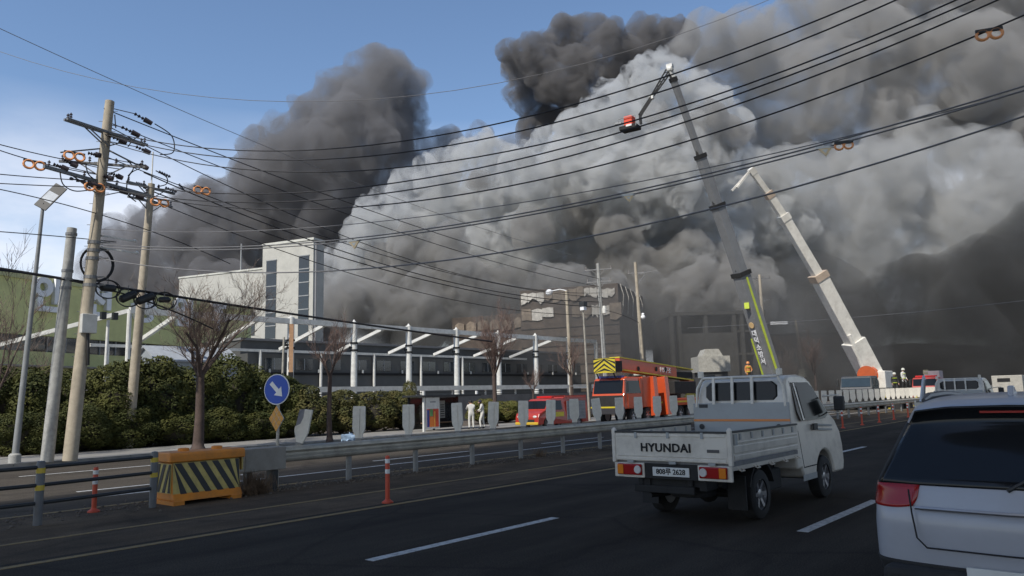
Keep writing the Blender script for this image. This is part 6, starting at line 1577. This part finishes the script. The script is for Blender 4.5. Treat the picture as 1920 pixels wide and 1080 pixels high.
def stand(lean=0.0, la=None, ra=None, bow=0.0, step=.0):
    J = dict(pelvis=(0, 0, .95), chest=(0, lean * .5, 1.32), neck=(0, lean * .8 + bow * .2, 1.50), head=(0, lean + .02 + bow, 1.62 - abs(bow) * .3), crown=(0, lean + .02 + bow * 1.3, 1.70 - abs(bow) * .4),
             lsh=(-.19, lean * .6, 1.40), rsh=(.19, lean * .6, 1.40), lhip=(-.1, 0, .88), rhip=(.1, 0, .88), lkn=(-.12, .04 + step, .49), rkn=(.12, .02 - step * .3, .49), lan=(-.13, step * .9, .09), ran=(.13, -step, .09), ltoe=(-.14, .16 + step * .9, .045), rtoe=(.15, .16 - step, .045))
    la = la or ((-.25, .02, 1.12), (-.24, .14, .90), (-.235, .2, .82)); ra = ra or ((.25, .02, 1.12), (.24, .14, .90), (.235, .2, .82))
    J.update(lel=la[0], lwr=la[1], lhand=la[2], rel=ra[0], rwr=ra[1], rhand=ra[2]); return J
p = on_x(884, 800, -31.7)
p1_ = person((-31.7, p.y, SZ), R(60), 'person in pale clothes with dark hair raising a phone by the shelter', stand(.06, ((-.24, .22, 1.2), (-.12, .38, 1.36), (-.1, .42, 1.44)), ((.24, .2, 1.18), (.1, .38, 1.34), (.06, .43, 1.42)), .04), M_cover, M_cover)
phn = thing('phone', (0, 0, 0), 'small dark phone held up by the person at the shelter', 'phone'); phn.matrix_world = p1_.matrix_basis.copy()
phn.location = p1_.location; phn.rotation_euler = p1_.rotation_euler
q = MB(); q.span((-.10, .46, 1.42), (.06, .47, 1.51)); q.obj('case', M_black, phn, bevel=.004)
q = MB(); q.span((-.09, .4585, 1.43), (.05, .4598, 1.50)); q.obj('screen', M_glassc, phn)
p = on_x(905, 798, -31.5)
person((-31.5, p.y, SZ), R(125), 'person in white coverall with dark navy hood standing right of the shelter', stand(.05, ((-.27, .1, 1.16), (-.16, .3, 1.1), (-.1, .37, 1.12)), ((.27, .08, 1.15), (.2, .28, 1.02), (.16, .36, 1.0)), .09, .1), M_cover, M_cover, hair=M_navy)
# firefighters
FG = mat('helmet_orange', (.65, .25, .08), .4); FW_ = mat('helmet_pale', (.55, .55, .48), .4)
pf = li.inverted() @ Vector((0, 0, 0))
pos = at(1402, 683, 61.5)
person((pos.x, pos.y, pos.z - 1.58), R(-140), 'firefighter in orange suit and helmet standing high before the dark boom', stand(.03, ((-.3, .05, 1.15), (-.2, .22, 1.0), (-.15, .3, .98))), M_turn, M_turnb, helmet=FG, strap=M_lime)
stp = thing('work_platform', (pos.x, pos.y, far_z(-24)), 'dark equipment platform under the orange firefighter behind the pickup', 'platform')
hh = pos.z - 1.58 - far_z(-24)
q = MB(); q.span((-1.1, -1.0, 0), (1.1, 1.0, hh - .06)); q.obj('body', M_under, stp, bevel=.03)
q = MB(); q.span((-1.2, -1.1, hh - .06), (1.2, 1.1, hh - .001)); q.obj('deck', M_galvd, stp)
for i, (px, py, d, lb) in enumerate(((1676, 700, 60, 'firefighter in dark suit with pale helmet left of the pair by the cream crane'), (1692, 692, 61, 'firefighter with white helmet and lime bands right of the pair by the cream crane'))):
    pp = at(px, py, d); z0_ = max(far_z(-18), pp.z - 1.72)
    person((pp.x, pp.y, z0_), R(-150 + 40 * i), lb, stand(.02, step=.08), M_turnb if i == 0 else M_cover, M_turnb, helmet=FW_, strap=M_lime)
    if z0_ > far_z(-18) + .05:
        b_ = thing('step_box', (pp.x, pp.y, far_z(-18)), ('dark step box under the firefighter with pale helmet', 'dark step box under the firefighter with white helmet')[i], 'step')
        q = MB(); q.span((-.4, -.4, 0), (.4, .4, z0_ - far_z(-18) - .03)); q.obj('body', M_under, b_); q = MB(); q.span((-.45, -.45, z0_ - far_z(-18) - .03), (.45, .45, z0_ - far_z(-18) - .001)); q.obj('tread', M_galvd, b_)
# ------------------------------------------------------------------ smoke
def vol_mat(name, col, dens, aniso=0.1, wisp=0, thin=.04, lo=.40, hi=.64):
    m = bpy.data.materials.new(name); m.use_nodes = True
    n, l = m.node_tree.nodes, m.node_tree.links; n.clear()
    o = n.new('ShaderNodeOutputMaterial'); v = n.new('ShaderNodeVolumePrincipled')
    v.inputs['Color'].default_value = (*col, 1); v.inputs['Density'].default_value = dens; v.inputs['Anisotropy'].default_value = aniso
    l.new(v.outputs[0], o.inputs['Volume'])
    if wisp:
        tc = n.new('ShaderNodeTexCoord'); no = n.new('ShaderNodeTexNoise'); no.inputs['Scale'].default_value = wisp; no.inputs['Detail'].default_value = 5; no.inputs['Roughness'].default_value = .70; no.inputs['Distortion'].default_value = .8
        mr = n.new('ShaderNodeMapRange'); mr.inputs['From Min'].default_value = lo; mr.inputs['From Max'].default_value = hi; mr.inputs['To Min'].default_value = dens * thin; mr.inputs['To Max'].default_value = dens * 1.8
        l.new(tc.outputs['Object'], no.inputs['Vector']); l.new(no.outputs['Fac'], mr.inputs['Value']); l.new(mr.outputs[0], v.inputs['Density'])
        m.cycles.volume_step_rate = .2
    return m

_ico = {}
def ico(sub):
    if sub not in _ico:
        b = MB(); b.ball((0, 0, 0), 1.0, sub); _ico[sub] = (b.v, b.f)
    return _ico[sub]
def smoke(name, blobs, m, label, voxel=0.9, kids=14, gkids=5, disp=1.0, seed=1, flat=1.0):
    """billows on billows: each blob (centre, radius) grows smaller puffs on its skin; the union is one closed skin round the smoke"""
    rnd = random.Random(seed); V = []; Fc = []
    def put(c, r, sub):
        vs, fs = ico(sub); n = len(V)
        V.extend((c.x + v[0] * r, c.y + v[1] * r, c.z + v[2] * r * flat) for v in vs)
        Fc.extend(tuple(i + n for i in f) for f in fs)
    def rdir():
        while True:
            d = Vector((rnd.uniform(-1, 1), rnd.uniform(-1, 1), rnd.uniform(-1, 1)))
            if 0.05 < d.length < 1: return d.normalized()
    for c, r in blobs:
        put(c, r, 3)
        for k in range(kids):
            d = rdir(); d.z += 0.25; d.normalize()
            r2 = r * rnd.uniform(0.26, 0.5); c2 = c + d * (r * rnd.uniform(0.72, 0.95)); put(c2, r2, 2)
            for q in range(gkids):
                d2 = (rdir() + d * 0.6).normalized(); r3 = r2 * rnd.uniform(0.28, 0.5)
                put(c2 + d2 * (r2 * rnd.uniform(0.75, 0.95)), r3, 1)
    me = bpy.data.meshes.new(name); me.from_pydata(V, [], Fc)
    t = bpy.data.objects.new(name, me); COL.objects.link(t)
    md = t.modifiers.new('union', 'REMESH'); md.mode = 'VOXEL'; md.voxel_size = voxel; md.use_smooth_shade = True
    if disp > 0:
        for sz, st in ((8.0, 4.2), (3.0, 2.2), (1.3, 1.0)):
            tx = bpy.data.textures.new('billow', 'CLOUDS'); tx.noise_scale = sz * disp; tx.noise_depth = 4; tx.noise_basis = 'ORIGINAL_PERLIN'
            dm = t.modifiers.new('billow', 'DISPLACE'); dm.texture = tx; dm.texture_coords = 'GLOBAL'; dm.strength = st * disp; dm.mid_level = 0.5
    if disp > 0:
        m3 = t.modifiers.new('clean', 'REMESH'); m3.mode = 'VOXEL'; m3.voxel_size = voxel; m3.use_smooth_shade = True
    bpy.context.view_layer.update()
    me2 = bpy.data.meshes.new_from_object(t.evaluated_get(bpy.context.evaluated_depsgraph_get()))
    bpy.data.objects.remove(t); bpy.data.meshes.remove(me)
    me2.name = name; me2.materials.clear(); me2.materials.append(m)
    o = bpy.data.objects.new(name, me2); COL.objects.link(o)
    return tag(o, label, 'smoke', kind='stuff')
def img(lst, depth, jit=0.06, seed=3):
    rnd = random.Random(seed); out = []
    for q in lst:
        d = (q[3] if len(q) > 3 else depth) * (1 + rnd.uniform(-jit, jit))
        out.append((at(q[0], q[1], d), q[2] * d / F_PX))
    return out

soft_dark = vol_mat('soft_dark_smoke', (0.37, 0.365, 0.37), 0.24, wisp=.16, thin=.12)
black = vol_mat('black_smoke', (0.31, 0.30, 0.295), 0.5, wisp=.22)
pale = vol_mat('pale_smoke', (0.76, 0.765, 0.755), 0.62, wisp=.30, thin=.03, lo=.45, hi=.68)
inner = vol_mat('inner_grey_smoke', (0.52, 0.51, 0.49), 0.5, wisp=.26)
grey = vol_mat('grey_smoke', (0.67, 0.67, 0.655), 0.24, wisp=.15, thin=.16, lo=.43, hi=.68)
brown = vol_mat('brown_smoke', (0.56, 0.55, 0.53), 0.26, wisp=.15, thin=.08, lo=.43, hi=.68)
murk = vol_mat('ground_murk', (0.24, 0.24, 0.235), 0.07, 0.0, wisp=.05, thin=.3)
soot = vol_mat('soot_smoke', (0.14, 0.14, 0.137), 0.12, 0.0, wisp=.06, thin=.35)

smoke('dark_smoke_plume', img([(715, 180, 78), (640, 185, 60), (765, 160, 38), (755, 215, 40), (600, 240, 66), (690, 260, 92), (550, 300, 72), (490, 290, 42), (470, 330, 45), (630, 340, 100), (520, 380, 100),
    (430, 415, 80), (350, 430, 66), (285, 440, 48), (235, 470, 42), (250, 520, 60), (400, 500, 105), (540, 480, 110), (660, 440, 95), (785, 300, 52), (840, 275, 34), (900, 262, 30), (950, 275, 24), (770, 380, 70), (300, 580, 80), (460, 610, 110), (620, 600, 110), (190, 570, 55), (150, 600, 45), (215, 440, 36), (330, 520, 80), (250, 560, 70), (180, 510, 40)], 175),
    soft_dark, 'soft dark grey smoke plume at left, behind the pale tower', 0.75, kids=18, gkids=6, seed=2)
smoke('black_smoke_column', img([(1000, 115, 48), (1065, 78, 44), (1118, 60, 38), (985, 175, 36), (1010, 225, 34), (1075, 150, 58), (1150, 110, 52), (1050, 205, 48), (1215, 90, 52), (1110, 220, 56), (965, 120, 26), (1000, 255, 26), (1270, 75, 45), (1170, 170, 55)], 165),
    black, 'dense black smoke column against blue sky above the pale plume', 0.5, kids=22, gkids=9, seed=5)
smoke('pale_smoke_plume', img([(800, 330, 34), (850, 315, 40), (905, 290, 42), (950, 300, 40), (765, 365, 40), (725, 400, 44), (985, 325, 48), (1045, 300, 50), (1090, 270, 50), (1135, 215, 50), (1190, 175, 46), (1235, 140, 44), (1280, 185, 50), (1340, 215, 48), (1385, 225, 34),
    (1120, 330, 82), (1040, 380, 80), (960, 400, 80), (880, 390, 66), (820, 430, 76), (730, 470, 64), (668, 455, 36), (640, 490, 34), (1210, 270, 80), (1190, 370, 90), (1290, 320, 80), (1080, 470, 100), (960, 510, 95), (860, 540, 85), (760, 550, 80), (680, 540, 60), (1240, 470, 105), (1340, 420, 80), (1400, 330, 60), (1440, 420, 80), (1170, 570, 100), (1020, 600, 95), (880, 640, 80), (740, 640, 80), (1330, 540, 95)], 135, .08),
    pale, 'billowing pale grey smoke plume in the middle, behind the booms', 0.36, kids=22, gkids=9, seed=9)
smoke('grey_inner_smoke', img([(1330, 225, 34), (1300, 250, 34), (1365, 250, 38), (1340, 290, 36), (985, 300, 22), (770, 470, 46), (840, 460, 40), (730, 500, 46), (800, 520, 50), (1000, 440, 42), (1090, 400, 40), (1160, 440, 46), (900, 340, 20), (1230, 210, 24), (1180, 520, 60), (960, 560, 60), (1290, 500, 66)], 124, .03) + img([(640, 565, 50), (715, 580, 58), (800, 590, 62), (880, 575, 62), (960, 590, 62), (1050, 565, 66), (1130, 590, 66), (1220, 575, 68), (1300, 560, 68), (1390, 545, 62), (770, 515, 44), (870, 510, 44), (700, 530, 34)], 117, .03),
    inner, 'darker grey folds of smoke inside the pale plume', 0.45, kids=18, gkids=6, seed=21)
smoke('grey_smoke_bank', img([(1660, 330, 70), (1740, 300, 72), (1810, 330, 76), (1600, 350, 70), (1520, 380, 80), (1480, 330, 60), (1880, 360, 84), (1700, 400, 90), (1600, 450, 95), (1800, 450, 100), (1500, 480, 90), (1920, 470, 100), (1990, 380, 110), (1420, 520, 80), (1680, 530, 105), (1820, 560, 110), (1560, 570, 95), (1960, 570, 120), (2120, 450, 140), (1450, 600, 80)], 140, .08),
    grey, 'broad grey smoke bank at right, behind the cream boom', 0.6, kids=18, gkids=6, seed=12)
smoke('brown_smoke_cloud', img([(1300, 95, 40), (1345, 120, 48), (1395, 165, 50), (1440, 200, 50), (1460, 260, 50), (1390, 75, 62), (1330, 60, 40), (1450, 110, 76), (1540, 170, 88), (1480, 210, 60), (1430, 280, 52), (1620, 100, 96), (1720, 60, 96), (1640, 230, 88), (1740, 190, 92), (1830, 120, 100), (1930, 70, 110), (1850, 230, 95), (1960, 200, 110), (1560, 280, 66), (1530, 30, 70), (1960, 300, 100), (1640, 0, 90), (1800, -20, 110), (2080, 150, 150), (2080, 320, 130), (1950, -60, 130), (2200, 0, 190)], 155, .08),
    brown, 'brownish grey smoke cloud filling the upper right sky', 0.65, kids=18, gkids=6, seed=15)
# thin murk close to the ground round the burning buildings, black at the right
smoke('ground_murk', img([(960, 610, 120), (1100, 600, 130), (1240, 600, 130), (1380, 600, 130), (1520, 600, 130), (820, 640, 90), (1000, 690, 100), (1180, 690, 110), (1340, 690, 110), (1500, 690, 110), (700, 660, 70)] , 124, .08) + img([(1270, 640, 80), (1380, 630, 90), (1490, 630, 90), (1590, 640, 80), (1330, 700, 70), (1450, 700, 70), (1560, 700, 60)], 94, .04) + img([(930, 590, 60), (1010, 585, 70), (1100, 580, 75), (1180, 600, 70), (1010, 660, 60), (1120, 670, 70)], 88, .03),
    murk, 'thin dark smoke haze low over the burnt buildings', 1.6, kids=10, gkids=3, seed=31)
smoke('soot_bank', img([(1560, 640, 80), (1650, 640, 100), (1760, 630, 110), (1880, 630, 110), (1700, 700, 90), (1830, 700, 90), (1600, 710, 70), (2000, 640, 130), (2000, 720, 100), (2150, 660, 150), (1480, 690, 60), (1720, 560, 70), (1880, 540, 80), (1830, 520, 70), (1960, 490, 90), (1640, 580, 60), (1710, 640, 80), (1780, 700, 80), (1900, 700, 90)], 118, .06),
    soot, 'black soot bank low on the right beyond the fire engines', 1.3, kids=14, gkids=4, seed=33)
# added smoke canopy overhead, out of view, put in to shade the road
ov = []
rnd = random.Random(77); fl_ = Vector((FW.x, FW.y)).normalized(); rl_ = Vector((_r0.x, _r0.y))
for i in range(600):
    p = Vector((rnd.uniform(-12, 90), rnd.uniform(-105, 75), rnd.uniform(52, 66))); f2 = Vector((p.x, p.y)).dot(fl_); r2 = Vector((p.x, p.y)).dot(rl_)
    if f2 > 42 or (p.y > -10 and r2 < 22) : continue
    ov.append((p, rnd.uniform(9, 14)))
    if len(ov) >= 130: break
smoke('added_shade_smoke', ov, vol_mat('shade_smoke', (0.30, 0.29, 0.275), 0.10), 'added smoke canopy out of view overhead, shading the road', 2.4, kids=6, gkids=0, seed=41)
